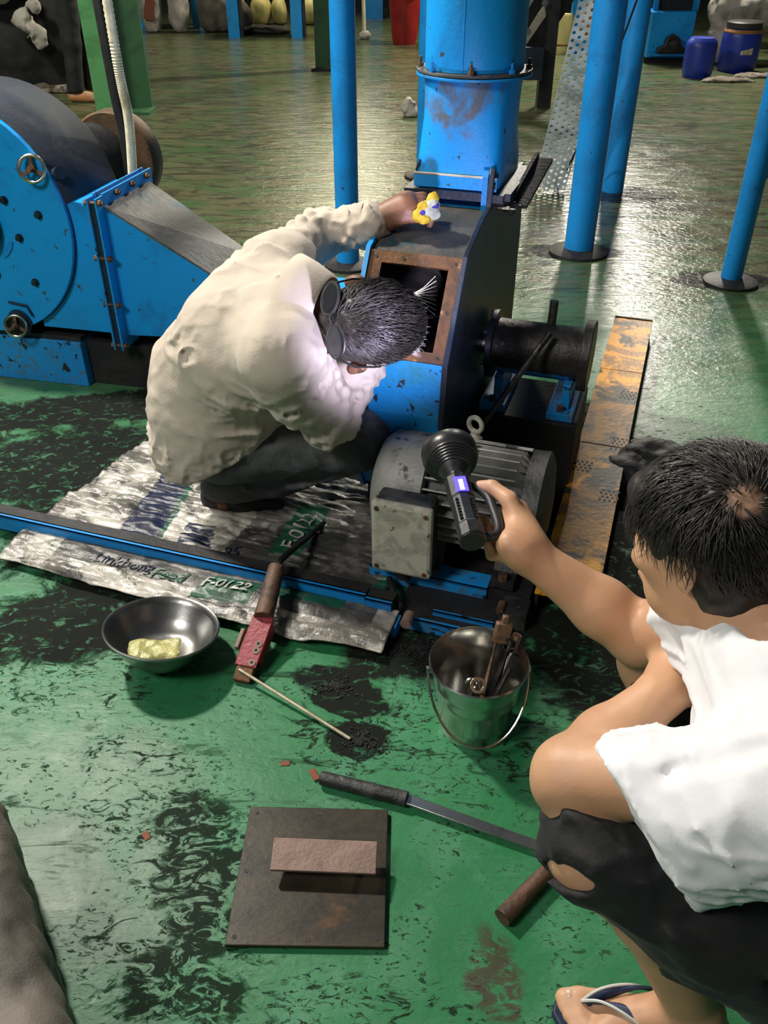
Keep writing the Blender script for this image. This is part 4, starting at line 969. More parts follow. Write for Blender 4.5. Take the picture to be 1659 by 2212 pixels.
# hose coil and rag by the beam, behind the crouching man's head
g = MB()
for k in range(3):
    g.torus((1.20-.008*k, 1.98+.012*k, .028+.036*k), (.05*k, .03, 1), .28-.012*k, .024, 64, 12)
solo('hose_coil', g, M_sackwhite, 'coiled dirty white hose on the floor behind the crouching man', 'hose', (1.20, 1.98, 0))
q = SDF((.62, 2.05, -.02), (1.02, 2.42, .2), .008)
for c in ((.80, 2.28, .03), (.88, 2.22, .05), (.74, 2.24, .025), (.86, 2.30, .06)): q.ell(c, (.09, .07, .045), k=.03)
q.rough(.012, (22, 22, 22)); q.plane((0, 0, .002), (0, 0, -1)); vv, qq = q.mesh(1)
o = from_arrays('oily_rag', vv-np.array((.82, 2.26, 0)), qq, M_black); o.location = (.82, 2.26, 0); tag(o, 'black oily rag heap on the floor right of the yellow beam', 'rag')
# ================================================================ posts and far hall
def post(x, y, r, mat_, label, zt=4.2, base_r=0, lean=0, name='pipe_post'):
    t = thing(name, label, 'post', (x, y, 0))
    MB().cyl((x, y, .0), (x+lean, y, zt), r, seg=28).build('post_tube', mat_, t)
    if base_r:
        MB().lathe([(r, .03), (r+.012, .028), (base_r*.9, .020), (base_r, .014), (base_r, 0)], (x, y, 0), seg=36).build('base_plate', M_black, t)
        MB().torus((x, y, .022), (0, 0, 1), r+.004, .006, 28, 8).build('weld_collar', M_black, t)
    return t
post(-.178, 4.20, .056, M_blue_pipe, 'round blue post rising behind the worker, left of the riser duct', base_r=.12)
post(.285, 5.95, .070, M_blue_pipe, 'round blue post half hidden behind the riser duct', base_r=.15)
post(1.005, 4.40, .074, M_blue_pipe, 'thickest blue post standing on a dark disc, right of the perforated strip', base_r=.150)
post(1.443, 5.60, .066, M_blue_pipe, 'round blue post just behind the thick post, touching it in view')
rp = post(1.645, 3.96, .048, M_blue_pipe, 'slim blue post with a side rail at the right picture edge', base_r=.125)
MB().cyl((1.65, 3.97, .50), (2.9, 4.25, .50), .030, seg=20).build('cross_rail', M_blue_pipe, rp)
MB().cyl((1.65, 3.97, .50), (2.9, 4.25, .50), .001, seg=6)

# perforated strip, real holes
def perforated():
    g = MB(); wd, ln = .20, 1.75; nx, nl = 6, 44; cw, cl = wd/nx, ln/nl
    for j in range(nl):
        for i in range(nx):
            cx_, cy_ = -wd/2+cw*(i+.5), cl*(j+.5); off = 0
            hr = .0105
            sqv = [(cx_+cw/2*a, cy_+cl/2*b) for a, b in ((1, 0), (1, 1), (0, 1), (-1, 1), (-1, 0), (-1, -1), (0, -1), (1, -1))]
            hv = [(cx_+hr*math.cos(math.pi/4*k), cy_+hr*math.sin(math.pi/4*k)) for k in range(8)]
            sh_ = (cl*.5 if i % 2 else 0)
            g.add([(x, y+sh_, 0) for x, y in sqv]+[(x, y+sh_, 0) for x, y in hv], [(k, (k+1) % 8, 8+(k+1) % 8, 8+k) for k in range(8)])
    return g
g = perforated(); b0 = V((1.03, 5.55, .01)); b1 = V((1.19, 5.05, 1.75)); d = (b1-b0).normalized(); sx = V((1.0, -.05, 0)); sx = (sx-d*sx.dot(d)).normalized(); sn = sx.cross(d)
g.v = [b0+sx*p.x+d*p.y+sn*(.02*math.sin(p.y*2.5)) for p in g.v]
solo('perforated_strip', g, M_perf, 'perforated galvanised metal strip leaning behind the thick blue post', 'metal strip', (1.03, 5.55, 0), smooth=False, solid=.003)
g = MB().tube([(1.10, 5.62, .0), (1.20, 5.2, .6), (1.30, 4.9, 1.3)], .006, 6); solo('guide_wire', g, M_black, 'thin dark wire beside the perforated strip', 'wire', (1.10, 5.62, 0))

# black inclined conveyor frame
cf = thing('conveyor_frame', 'black inclined steel frame with bolts behind the riser duct', 'frame', (1.43, 8.4, 0))
MB().span((1.37, 8.36, 0), (1.49, 8.48, .85)).build('frame_leg', M_black, cf, smooth=False)
MB().bar((1.20, 8.35, .42), (2.2, 8.8, 1.75), .14, .14).build('inclined_beam', M_black, cf, smooth=False)
MB().bar((1.10, 8.25, .55), (2.0, 8.7, 1.9), .05, .10).build('inclined_rail', M_black, cf, smooth=False)
MB().span((1.15, 8.2, .25), (1.36, 8.4, .50)).build('foot_box', M_navy, cf, smooth=False)
for t in (.05, .2, .35, .5): MB().hexb(V((1.16, 8.20, .55))+V((.9, .45, 1.35))*t, (0, -1, 0), .03, .03).build('frame_bolt', M_steel, cf)

# H-section column, lit flange and shaded web painted in two greens
gp = thing('green_column', 'tall green steel column behind the cream hose', 'column', (-2.32, 8.2, 0))
MB().span((-2.50, 8.10, 0), (-2.335, 8.13, 4.5)).build('column_flange', M_greenlit, gp, smooth=False)
MB().span((-2.32, 8.30, 0), (-2.06, 8.33, 4.5)).build('column_flange', M_greendark, gp, smooth=False)
MB().span((-2.345, 8.13, 0), (-2.32, 8.33, 4.5)).build('column_web', M_greendark, gp, smooth=False)
MB().span((-2.53, 8.05, 0), (-2.03, 8.36, .02)).build('column_foot', M_greendark, gp, smooth=False)
MB().span((-2.502, 8.092, 1.10), (-2.333, 8.10, 1.115)).build('chalk_mark', M_pwhite, gp, smooth=False)
g2 = thing('green_column', 'dark green square column left of the bright blue post', 'column', (-.665, 10.6, 0))
MB().span((-.755, 10.55, 0), (-.59, 10.7, 4)).build('column_shaft', M_greendark, g2, smooth=False); MB().span((-.80, 10.5, 0), (-.54, 10.75, .03)).build('column_foot', M_black, g2, smooth=False)

# far benches
def bench(x0, x1, y, h, label, legs):
    t = thing('steel_bench', label, 'bench', ((x0+x1)/2, y, 0))
    MB().span((x0, y-.05, h), (x1, y+.6, h+.10)).build('bench_top', M_blue, t, smooth=False)
    for lx in legs:
        MB().span((lx-.10, y-.06, 0), (lx+.05, y+.06, h)).build('bench_leg', M_blue, t, smooth=False)
        MB().span((lx+.05, y+.0, 0), (lx+.09, y+.14, h)).build('bench_leg', M_navy, t, smooth=False)
bench(-2.2, -.6, 13.55, .60, 'blue steel bench whose legs show left of the green column', (-1.18, -2.05))
bench(-3.9, -2.6, 14.7, .85, 'blue steel bench behind the row of sacks', (-3.58, -2.75))
q = thing('blue_column', 'dark blue column far away beside the hanging rope', 'column', (-.22, 16.1, 0))
MB().span((-.36, 16.0, 0), (-.02, 16.25, 3)).build('column_shaft', M_blue_pipe, q, smooth=False); MB().span((-.9, 16.0, 0), (-.72, 16.25, 3)).build('column_shaft', M_navy, q, smooth=False)
q = thing('hanging_rope', 'pale rope with a weight hanging far behind the blue post', 'rope', (-.27, 13.4, 0))
MB().tube([(-.27, 13.4, .06), (-.285, 13.4, 1.0), (-.30, 13.4, 2.5)], .025, 8).build('rope', M_white_cable, q)
gb = SDF((-.37, 13.28, -.02), (-.15, 13.52, .16), .012).ell((-.26, 13.4, .05), (.08, .07, .055), k=.0).rough(.01, (30, 30, 30)); vv, qq = gb.mesh(1); from_arrays('rope_weight', vv, qq, M_sackwhite, q)
rb = thing('red_bin', 'tall red plastic bin beside the blue post', 'bin', (.27, 12.9, 0))
MB().lathe([(.15, 0), (.17, .1), (.215, .62), (.24, .64), (.24, .67), (.20, .67), (.15, .05)], (.27, 12.9, 0), seg=28).build('bin_body', M_redbin, rb)
MB().lathe([(.215, .56), (.235, .57), (.235, .60), (.215, .61)], (.27, 12.9, 0), seg=28, closed=True).build('bin_hoop', M_redbin, rb)

def heap(name, mat_, label, cat, blobs, h, rg=(.02, 8), fine=.008, cut=True):
    pts = np.array([b[0] for b in blobs]); mr = max(max(b[1]) for b in blobs)+.06
    q = SDF(pts.min(0)-mr, pts.max(0)+mr, h)
    for c, r in blobs: q.ell(c, r, k=.05)
    q.rough(rg[0], (rg[1],)*3); q.rough(fine, (30, 30, 30))
    if cut: q.plane((0, 0, .0), (0, 0, -1))
    vv, qq = q.mesh(1); base = (pts[:, 0].mean(), pts[:, 1].mean(), 0)
    o = from_arrays(name, vv-np.array(base), qq, mat_); o.location = base; return tag(o, label, cat)
heap('standing_sack', M_sackwhite, 'dirty white sack with a red patch standing before the far bench', 'sack', [((-3.36, 14.25, .35), (.165, .18, .42)), ((-3.42, 14.25, .75), (.18, .18, .3))], .025)
heap('standing_sack', M_sackwhite, 'pale grey sack slumped beside the red-patched sack', 'sack', [((-2.96, 14.25, .3), (.155, .18, .36)), ((-2.98, 14.25, .7), (.15, .16, .3))], .025)
heap('standing_sack', M_sackbrown, 'brown sack heap right of the pale sacks', 'sack', [((-2.50, 14.3, .28), (.20, .2, .34)), ((-2.42, 14.35, .5), (.2, .2, .4)), ((-2.2, 14.3, .2), (.3, .2, .26))], .028)
g = MB().box((-3.33, 14.045, .30), (.14, .02, .26), Matrix.Rotation(.25, 3, 'Y')); o_ = [o for o in bpy.data.objects if o.name == 'standing_sack'][0]; OFFS[o_] = V(o_.location); g.build('red_print', M_leafrust, o_, bevel=.004)
heap('floor_rag', M_black, 'flat black sheet on the floor right of the far sacks', 'sheet', [((-1.9, 14.2, .03), (.42, .25, .06)), ((-1.65, 14.1, .03), (.3, .2, .05))], .025)
for k, (x, z, sx_, lb) in enumerate([(-2.70, .42, .20, 'pale yellow bag stacked under the far bench, leftmost'), (-2.30, .40, .17, 'pale yellow bag under the far bench, second from left'), (-1.90, .38, .16, 'bright yellow bag between the bench legs'), (-1.62, .35, .12, 'small yellow bag beside the bench leg'), (-1.15, .33, .20, 'round yellow bag by the dark green column')]):
    heap('yellow_bag', M_yelbox, lb, 'bag', [((x, 15.3, z*.5), (sx_, .2, z*.62))], .03, (.012, 6))

# dark covered machine with white rag, and brown sack strip at top left
heap('covered_machine', M_pant_far, 'dark covered machine at the top left corner', 'machine', [((-3.60, 9.45, .45), (.42, .35, .62)), ((-3.15, 9.5, .5), (.34, .3, .75)), ((-4.25, 9.7, .45), (.4, .35, .55))], .03)
heap('plastic_rag', M_sackwhite, 'crumpled white plastic hanging on the dark covered machine', 'plastic bag', [((-3.29, 8.98, .63), (.10, .05, .10)), ((-3.20, 8.98, .52), (.09, .05, .11)), ((-3.17, 9.0, .74), (.05, .05, .06))], .014, (.03, 14), cut=False)
heap('plastic_rag', M_sackwhite, 'pale grey bundle on top of the dark machine', 'bundle', [((-3.55, 9.0, .86), (.20, .12, .09)), ((-3.34, 9.0, .90), (.14, .10, .08))], .016, (.03, 10), cut=False)
heap('sack_strip', M_debris, 'flattened dusty sack on the floor before the dark machine', 'sack', [((-3.75, 9.25, .02), (.40, .12, .05)), ((-3.35, 9.20, .02), (.34, .10, .045)), ((-3.05, 9.22, .02), (.16, .08, .05))], .016, (.02, 9))
heap('white_rag', M_sackwhite, 'white crumpled rag behind the blue post by the duct', 'rag', [((.215, 8.0, .07), (.05, .05, .09)), ((.235, 8.0, .02), (.06, .05, .05)), ((.19, 8.0, .06), (.045, .04, .03))], .01, (.014, 24))

# far right: bearing box, drums, sacks, barrel
bx = thing('bearing_box', 'blue bearing box with a rusty pillow block, far right', 'machine', (3.28, 11.2, 0))
MB().span((3.02, 11.1, .06), (3.52, 11.5, .52)).build('box_body', M_blue, bx, smooth=False, bevel=.01)
g = MB(); g.prism([(-.17, 0), (.17, 0), (.15, .05), (.09, .07), (.07, .15), (0, .19), (-.07, .15), (-.09, .07), (-.15, .05)], lambda p: (3.28+p[0], 11.10, .12+p[1]), lambda p: (3.28+p[0], 11.00, .12+p[1])); g.build('pillow_block', M_rustdark, bx, bevel=.008)
MB().cyl((3.28, 11.0, .20), (3.28, 10.96, .20), .05, seg=20).build('shaft_end', M_shaft, bx)
MB().span((3.04, 11.04, .085), (3.52, 11.10, .11)).build('shelf_strip', M_blue_worn, bx, smooth=False)
MB().span((3.06, 11.2, .52), (3.10, 11.3, 2)).build('corner_rail', M_blue_pipe, bx, smooth=False); MB().span((3.50, 11.2, .52), (3.56, 11.3, 2)).build('corner_rail', M_blue_pipe, bx, smooth=False)
MB().span((3.12, 11.25, .52), (3.49, 11.45, 2)).build('hopper_panel', M_black, bx, smooth=False)
MB().span((3.02, 11.15, 0), (3.52, 11.5, .06)).build('box_foot', M_black, bx, smooth=False)
def drum(x, y, r, h, label, lid, tilt=0, sticker=False):
    t = thing('plastic_drum', label, 'drum', (x, y, 0)); R_ = Matrix.Rotation(tilt, 3, 'Y')
    prof = [(.0, 0), (r*.88, 0), (r*.96, .03), (r, .12), (r, h*.72), (r*.95, h*.84), (r*.80, h*.90), (r*.78, h*.92)]
    g = MB().lathe(prof, (0, 0, 0), seg=32); g.v = [R_ @ p + V((x, y, 0)) for p in g.v]; g.build('drum_body', M_drum, t)
    if lid:
        g = MB().lathe([(r*.86, h*.88), (r*.90, h*.90), (r*.90, h*1.0), (r*.80, h*1.03), (0, h*1.03)], (0, 0, 0), seg=32); g.v = [R_ @ p + V((x, y, 0)) for p in g.v]; g.build('drum_lid', M_lid, t)
        g = MB().lathe([(r*.97, h*.80), (r*.985, h*.82), (r*.93, h*.87), (r*.90, h*.86)], (0, 0, 0), seg=32, closed=True); g.build_v = None; g.v = [R_ @ p + V((x, y, 0)) for p in g.v]; g.build('clamp_band', M_orange, t)
    if sticker:
        g = MB()
        for k in range(6):
            a0, a1 = math.radians(-105+k*6), math.radians(-105+(k+1)*6); rr_ = r*1.006
            g.add([(x+rr_*math.cos(a0), y+rr_*math.sin(a0), h*.38), (x+rr_*math.cos(a1), y+rr_*math.sin(a1), h*.38), (x+rr_*math.cos(a1), y+rr_*math.sin(a1), h*(.46+.012*k)), (x+rr_*math.cos(a0), y+rr_*math.sin(a0), h*(.46+.012*k))], [(0, 1, 2, 3)])
        g.build('torn_label', M_paper, t)
    return t
drum(3.88, 10.55, .205, .47, 'blue plastic drum with black lid, orange band and torn label', True, 0, True)
drum(3.33, 10.15, .16, .40, 'smaller lidless dark blue drum beside the bearing box', False)
heap('sack_pile', M_sackwhite, 'pile of pale sacks slumped behind the blue drums', 'sack', [((3.95, 11.15, .55), (.28, .25, .25)), ((3.86, 11.2, .80), (.14, .2, .28)), ((4.35, 11.2, .6), (.4, .3, .28)), ((3.86, 11.1, .25), (.16, .16, .28))], .026, (.04, 8))
heap('timber_debris', M_debris, 'brown scraps on the floor under the blue drums', 'debris', [((3.55, 9.82, .01), (.3, .1, .03)), ((4.15, 10.12, .01), (.45, .12, .03))], .018, (.015, 12))
yb2 = thing('yellow_barrel', 'small yellow-green barrel behind the black frame', 'barrel', (2.17, 12.0, 0))
MB().lathe([(.0, 0), (.14, 0), (.15, .05), (.15, .38), (.14, .42), (0, .42)], (2.17, 12.0, 0), seg=24).build('barrel_body', M_yelbox, yb2); MB().torus((2.17, 12.0, .10), (0, 0, 1), .152, .010, 28, 8).build('barrel_hoop', M_leafrust, yb2)
q = thing('blue_post', 'flat blue post with a tan glove, behind the perforated strip', 'post', (2.36, 12.0, 0)); MB().span((2.28, 11.95, 0), (2.50, 12.05, 1.8)).build('post_plate', M_blue_pipe, q, smooth=False)
heap('work_glove', M_tan, 'tan leather glove hanging by the thick blue post', 'glove', [((1.33, 6.4, .86), (.05, .04, .10)), ((1.33, 6.4, .98), (.04, .04, .06))], .010, (.012, 20), cut=False)
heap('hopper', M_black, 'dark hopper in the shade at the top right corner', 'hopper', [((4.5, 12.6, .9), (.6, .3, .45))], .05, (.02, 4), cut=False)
heap('barrel_top', M_navy, 'dark blue barrel top above the sack pile at the right edge', 'barrel', [((4.75, 12.0, .98), (.35, .25, .22))], .04, (.01, 4), cut=False)
# ================================================================ people helpers
cR = np.array([1., 0, 0]); cF = np.array([0, math.cos(PITCH), -math.sin(PITCH)])
def nz(v_): v_ = np.array(v_, float); return v_/np.linalg.norm(v_)
def head_sdf(q, c, f, e, u, s=1.0, eo=0., ed=0., ef=0.):
    """skull, jaw, nose, ears: f face direction, e towards the left ear, u crown"""
    c, f, e, u = np.array(c, float), nz(f), nz(e), nz(u)
    P_ = lambda a, b, d: c+(f*a+e*b+u*d)*s
    ax = (f, e, u)
    q.ell(P_(-.008, 0, .025), (.098*s, .078*s, .088*s), ax, .02)
    q.ell(P_(.030, 0, -.045), (.066*s, .060*s, .075*s), ax, .03)
    q.ell(P_(.045, 0, -.085), (.040*s, .042*s, .030*s), ax, .03)
    q.cone(P_(.093, 0, .012), P_(.108, 0, -.028), .009*s, .014*s, .012)          # nose
    q.cone(P_(.100, .012, -.032), P_(.100, -.012, -.032), .008*s, .008*s, .008)
    for b in (-1, 1):
        q.ell(P_(.084, b*.031, .012), (.014*s, .016*s, .010*s), ax, .008)       # eye lids
        q.cone(P_(.090, b*.014, .032), P_(.078, b*.050, .034), .007*s, .006*s, .012)  # brow
        q.ell(P_(.058, b*.050, -.018), (.03*s, .02*s, .02*s), ax, .02)           # cheek
    q.cone(P_(.094, .020, -.060), P_(.094, -.020, -.060), .007*s, .007*s, .008)   # lips
    q.cone(P_(.091, .016, -.069), P_(.091, -.016, -.069), .007*s, .007*s, .008)
    for b in (-1, 1):                                                            # ears
        ea = (nz(f*.95-e*b*.3), nz(e*b*.95+f*.3), u)
        q.ell(P_(-.008+ef, b*(.080+eo), -.002+ed), (.019*s, (.009+eo*.6)*s, .033*s), ea, .006)
        q.ell(P_(-.004+ef, b*(.088+eo*1.6), ed), (.010*s, .006*s, .020*s), ea, .004, sub=True)
def hand_chain(q, pts, r0, r1, k=.006):
    n = len(pts); q.chain(pts, [r0+(r1-r0)*i/(n-1) for i in range(n)], k)
def strands(name, roots, dirs, length, width, mat_, parent, bend=None, seed=1, nrm=None, stiff=.5):
    """tapered hair locks, one mesh"""
    rg = np.random.default_rng(seed); vs_, fs = [], []
    for i in range(len(roots)):
        p = np.array(roots[i]); d = nz(dirs[i]); L = length*(.6+.7*rg.random()); n_ = nz(nrm[i]) if nrm is not None else np.array([0, 0, 1.])
        s_ = np.cross(d, n_); s_ = s_/(np.linalg.norm(s_)+1e-6); w_ = width*(.6+.8*rg.random()); b0 = len(vs_)
        for k in range(4):
            t = k/3; c = p+d*L*t+n_*(.004*math.sin(t*math.pi)+.001)-n_*L*.25*t*t*stiff; hw = w_*(1-t*.85)
            vs_ += [c-s_*hw, c+s_*hw, c+n_*hw*.8]
        for k in range(3):
            a = b0+3*k; fs += [(a, a+3, a+5, a+2), (a+2, a+5, a+4, a+1), (a+1, a+4, a+3, a)]
    return from_arrays(name, np.array(vs_), fs, mat_, parent)

# ================================================================ worker kneeling at the hatch
wk = thing('person', 'person in a beige work shirt kneeling and bending into the open hatch', 'person', (-.35, 2.05, 0))
hipR, hipL = (-.43, 1.99, .27), (-.37, 2.17, .29)
kneeR, kneeL = (-.065, 1.985, .30), (-.14, 2.26, .36)
ankR, ankL = (-.47, 2.085, .075), (-.40, 2.33, .08)
pel, wai, che, nek = (-.42, 2.07, .33), (-.42, 2.02, .45), (-.335, 1.975, .58), (-.185, 1.895, .685)
shR, shL = (-.225, 1.755, .645), (-.265, 2.090, .715)
elR, elL = (-.135, 1.865, .43), (-.165, 2.315, .735)
wrR, wrL = (-.022, 1.985, .560), (-.015, 2.235, .800)
hc_, N_ = (-.030, 1.835, .682), -cF
cU = np.array([0, math.sin(PITCH), math.cos(PITCH)])
crown = nz(.74*N_+.52*cR-.08*cU); ear = nz(cU*.98-.1*cR); ear = nz(ear-crown*(ear@crown)); face = np.cross(ear, crown)
if face@cR < 0: face = -face
def torso_w(q, g):
    q.ell(pel, (.165+g, .17+g, .15+g), ((.95, -.3, 0), (.3, .95, 0), (0, 0, 1)), .05)
    q.cone(pel, wai, .155+g, .15+g, .05); q.cone(wai, che, .150+g, .148+g, .05)
    q.ell(che, (.17+g, .165+g, .14+g), ((.8, -.2, .55), (.2, .97, .1), (-.55, 0, .83)), .05)
    q.cone(che, nek, .135+g, .085+g, .05)
    q.cone(shR, shL, .075+g, .075+g, .05); q.cone(che, shR, .11+g, .07+g, .05); q.cone(che, shL, .11+g, .075+g, .05)
q = SDF((-.70, 1.60, -.01), (.24, 2.48, .95), .0055)
torso_w(q, -.012)
q.chain([nek, tuple(np.array(hc_)-crown*.05-face*.03)], [.055, .052], .03)
head_sdf(q, hc_, face, ear, crown, 1.05, .012, -.030, -.010)
q.chain([shL, elL, wrL], [.048, .040, .027], .02); q.chain([shR, elR, wrR], [.048, .040, .027], .02)
q.chain([hipR, kneeR, ankR], [.082, .054, .038], .02); q.chain([hipL, kneeL, ankL], [.082, .054, .038], .02)
for a_ in (ankR, ankL): q.chain([a_, (a_[0]+.0, a_[1]-.01, .035), (a_[0]+.15, a_[1]-.01, .022)], [.036, .032, .022], .02)
# left hand clutching the rag on top of the housing
w_ = np.array(wrL); kn = np.array((.062, 2.225, .842))
q.cone(w_, kn-(.010, 0, .005), .029, .033, .02); q.cone(w_+(.03, .0, .015), kn+(0, .03, .0), .026, .024, .02); q.cone(w_+(.03, -.01, .0), kn+(0, -.02, -.01), .024, .022, .02)
for i in range(4):
    b = kn+np.array((.004, .034-.021*i, .006-.006*i)); hand_chain(q, [b, b+(.034, .002, .004), b+(.056, .0, -.012), b+(.050, -.002, -.034)], .0115, .0085)
hand_chain(q, [w_+(.025, -.02, -.004), w_+(.062, -.040, .012), w_+(.092, -.042, .014), w_+(.112, -.034, .008)], .0135, .009)
# right hand inside the hatch, holding a brush
w_ = np.array(wrR); q.cone(w_, w_+(.04, .05, .010), .027, .030, .02)
for i in range(4):
    b = w_+np.array((.052-.004*i, .072, .030-.018*i)); hand_chain(q, [b-(.01, .02, 0), b+(.018, .012, .002), b+(.028, -.006, .0), b+(.014, -.018, 0)], .0105, .008)
hand_chain(q, [w_+(.03, .02, .03), w_+(.06, .03, .045), w_+(.085, .05, .04)], .012, .009)
vv, qq = q.mesh(2); body = from_arrays('body', vv, qq, M_skin2, wk)

# trousers
q = SDF((-.66, 1.82, -.005), (.12, 2.48, .52), .006)
q.ell(pel, (.185, .185, .15), None, .05)
q.chain([hipR, kneeR, ankR], [.104, .076, .066], .03); q.chain([hipL, kneeL, ankL], [.104, .074, .062], .03); q.cone(kneeR, (-.30, 2.05, .16), .07, .075, .03)
q.plane((0, 0, .060), (0, 0, -1)); q.plane((-.42, 2.05, .46), (0.1, 0, 1))
for k in range(12):
    t = .1+.8*rng.random(); p = np.array(hipR)*(1-t)+np.array(kneeR)*t; q.fold(p+(-.02, -.09, .06), p+(.07+.03*rng.random(), -.06, -.07), .012+.006*rng.random(), .007*(1 if k % 2 else -1))
for k in range(9):
    t = .15+.75*rng.random(); p = np.array(kneeR)*(1-t)+np.array(ankR)*t; q.fold(p+(-.05, -.08, .03), p+(.06, -.075, -.03), .012, .007*(1 if k % 2 else -1))
q.fold((-.44, 2.00, .14), (-.14, 1.94, .20), .016, -.022); q.fold((-.38, 1.90, .30), (-.16, 1.90, .345), .02, .008)
q.crease(.010, 16, (.8, -.1, .4), 4.); q.crease(.007, 26, (.5, .2, -.8), 1.); q.rough(.003, (24, 24, 24))
vv, qq = q.mesh(1); from_arrays('trousers', vv, qq, M_trous, wk)
# shirt
q = SDF((-.70, 1.58, .12), (.06, 2.48, .90), .0052)
torso_w(q, .012)
q.cone((-.47, 2.02, .30), (-.44, 2.03, .45), .150, .155, .04); q.cone((-.50, 1.97, .26), (-.47, 1.98, .36), .09, .12, .05); q.cone((-.48, 2.12, .27), (-.46, 2.08, .36), .10, .12, .05)
cufL = np.array(elL)*.12+np.array(wrL)*.88; cufR = np.array(elR)*.2+np.array(wrR)*.8
q.chain([shL, elL, cufL], [.074, .062, .052], .03); q.chain([shR, elR, cufR], [.078, .066, .050], .03); q.cone(shR, (-.19, 1.80, .52), .08, .07, .04)
q.lcut((-.42, 2.02, .235), (.50, -.15, -.82), (-.48, 2.02, .13), .25)
# hollow neck, collar stands round it
nc = np.array(nek)+(.03, -.014, .012)
q.ell(tuple(nc+np.array((.055, -.03, .015))), (.070, .062, .062), None, .008, sub=True)
FO = [((-.54, 1.93, .46), (-.40, 1.86, .44)), ((-.55, 1.96, .40), (-.41, 1.875, .37)), ((-.50, 1.88, .52), (-.33, 1.83, .50)), ((-.56, 2.0, .36), (-.44, 1.89, .31)), ((-.33, 1.83, .60), (-.24, 1.76, .50)), ((-.36, 1.83, .53), (-.22, 1.77, .45)),
      ((-.50, 1.95, .56), (-.35, 1.90, .66)), ((-.46, 2.10, .60), (-.32, 2.05, .72)), ((-.30, 1.95, .735), (-.26, 1.84, .735)), ((-.28, 2.0, .76), (-.25, 1.90, .765)), ((-.36, 1.98, .71), (-.30, 1.85, .70)), ((-.52, 1.91, .35), (-.36, 1.865, .35)), ((-.50, 1.90, .30), (-.40, 1.87, .26))]
for k, (a_, b_) in enumerate(FO): q.fold(a_, b_, .014, .011 if k % 2 else -.009)
def ringfolds(a_, b_, r, n, wd, dp, sd):
    rg = np.random.default_rng(sd); a_, b_ = np.array(a_), np.array(b_); d = nz(b_-a_); x = nz(np.cross(d, (0, 0, 1))); y = np.cross(d, x)
    for k in range(n):
        t = (k+.3)/n; c = a_+(b_-a_)*t; a0 = rg.random()*6.28
        pr_ = None
        for j in range(5):
            an = a0+j*.45; p = c+(x*math.cos(an)+y*math.sin(an))*r+d*.010*j; 
            if pr_ is not None: q.fold(pr_, p, wd, dp*(1 if k % 2 else -1))
            pr_ = p
ringfolds(shL, elL, .075, 16, .012, .024, 4); ringfolds(elL, cufL, .060, 12, .010, .020, 5)
ringfolds(shR, elR, .080, 16, .012, .020, 6); ringfolds(elR, cufR, .060, 12, .010, .010, 9)
rgF = np.random.default_rng(33)
for k in range(34):
    t = rgF.random(); c = np.array(wai)*(1-t)+np.array(che)*t; a0 = 2.2+2.6*rgF.random(); rr_ = .165
    p = c+np.array((math.cos(a0)*rr_, math.sin(a0)*rr_, .02)); e_ = p+np.array((.10*rgF.random()+.03, -.06*rgF.random(), .10*(rgF.random()-.6)))
    q.fold(p, e_, .009+.007*rgF.random(), (.008 if k % 2 else -.004))
q.crease(.011, 15, (.7, -.35, -.25), 2.); q.crease(.008, 24, (.3, -.8, .3), 9., msc=8); q.rough(.006, (7, 7, 7)); q.rough(.002, (24, 24, 24))
vv, qq = q.mesh(1); from_arrays('shirt', vv, qq, M_shirt, wk)
# collar: a folded band round the neck
col = MB(); nn_ = 40; axn = nz(np.array(hc_)-np.array(nek)); x = nz(np.cross(axn, cU)); y = np.cross(axn, x)
cc = np.array(nek)+axn*.032; rows = []
for rr_, hh in ((.124, -.060), (.112, -.024), (.092, .020), (.086, .026), (.081, .016), (.088, -.03)):
    rows.append([V(cc+(x*math.cos(t)+y*math.sin(t))*rr_*(1+.05*math.sin(3*t))+axn*hh) for t in np.linspace(0, 2*math.pi, nn_, endpoint=False)])
for i in range(len(rows)-1): col.add(rows[i]+rows[i+1], [(k, (k+1) % nn_, nn_+(k+1) % nn_, nn_+k) for k in range(nn_)])
col.build('shirt_collar', M_shirt, wk, solid=.003)
cu2 = MB(); dL = nz(np.array(wrL)-np.array(elL)); cu2.lathe([(.044, -.05), (.052, -.048), (.054, .0), (.052, .004), (.046, .002)], cufL, tuple(dL), 32, True); cu2.build('shirt_cuff', M_shirt, wk)
# hair
hcA = np.array(hc_)
q = SDF(hcA-.16, hcA+.16, .004)
HP = lambda a, b, d: hcA+(face*a+ear*b+crown*d)*1.05
q.ell(HP(-.012, 0, .030), (.111, .090, .099), (face, ear, crown), .0); q.ell(HP(-.035, 0, -.02), (.082, .080, .075), (face, ear, crown), .02)
q.plane(HP(.060, 0, .02), nz(face*.8-crown*.6)); q.plane(HP(-.02, 0, -.062), nz(-crown+.35*face))
for b in (-1, 1): q.ell(HP(-.008, b*.104, -.040), (.046, .040, .052), (face, ear, crown), .006, sub=True)
for k in range(70):
    a_ = rng.random()*6.28; b = HP(-.02+.05*rng.random(), 0, .03); d0 = nz(np.cos(a_)*ear+np.sin(a_)*crown); q.fold(b+d0*.09-face*.06, b+d0*.085+face*.06, .006, .005*(1 if k % 2 else -1))
q.rough(.003, (60, 60, 60)); vv, qq = q.mesh(1); hair = from_arrays('hair', vv, qq, M_hair, wk)
rg = np.random.default_rng(5); rt, dd, nn = [], [], []
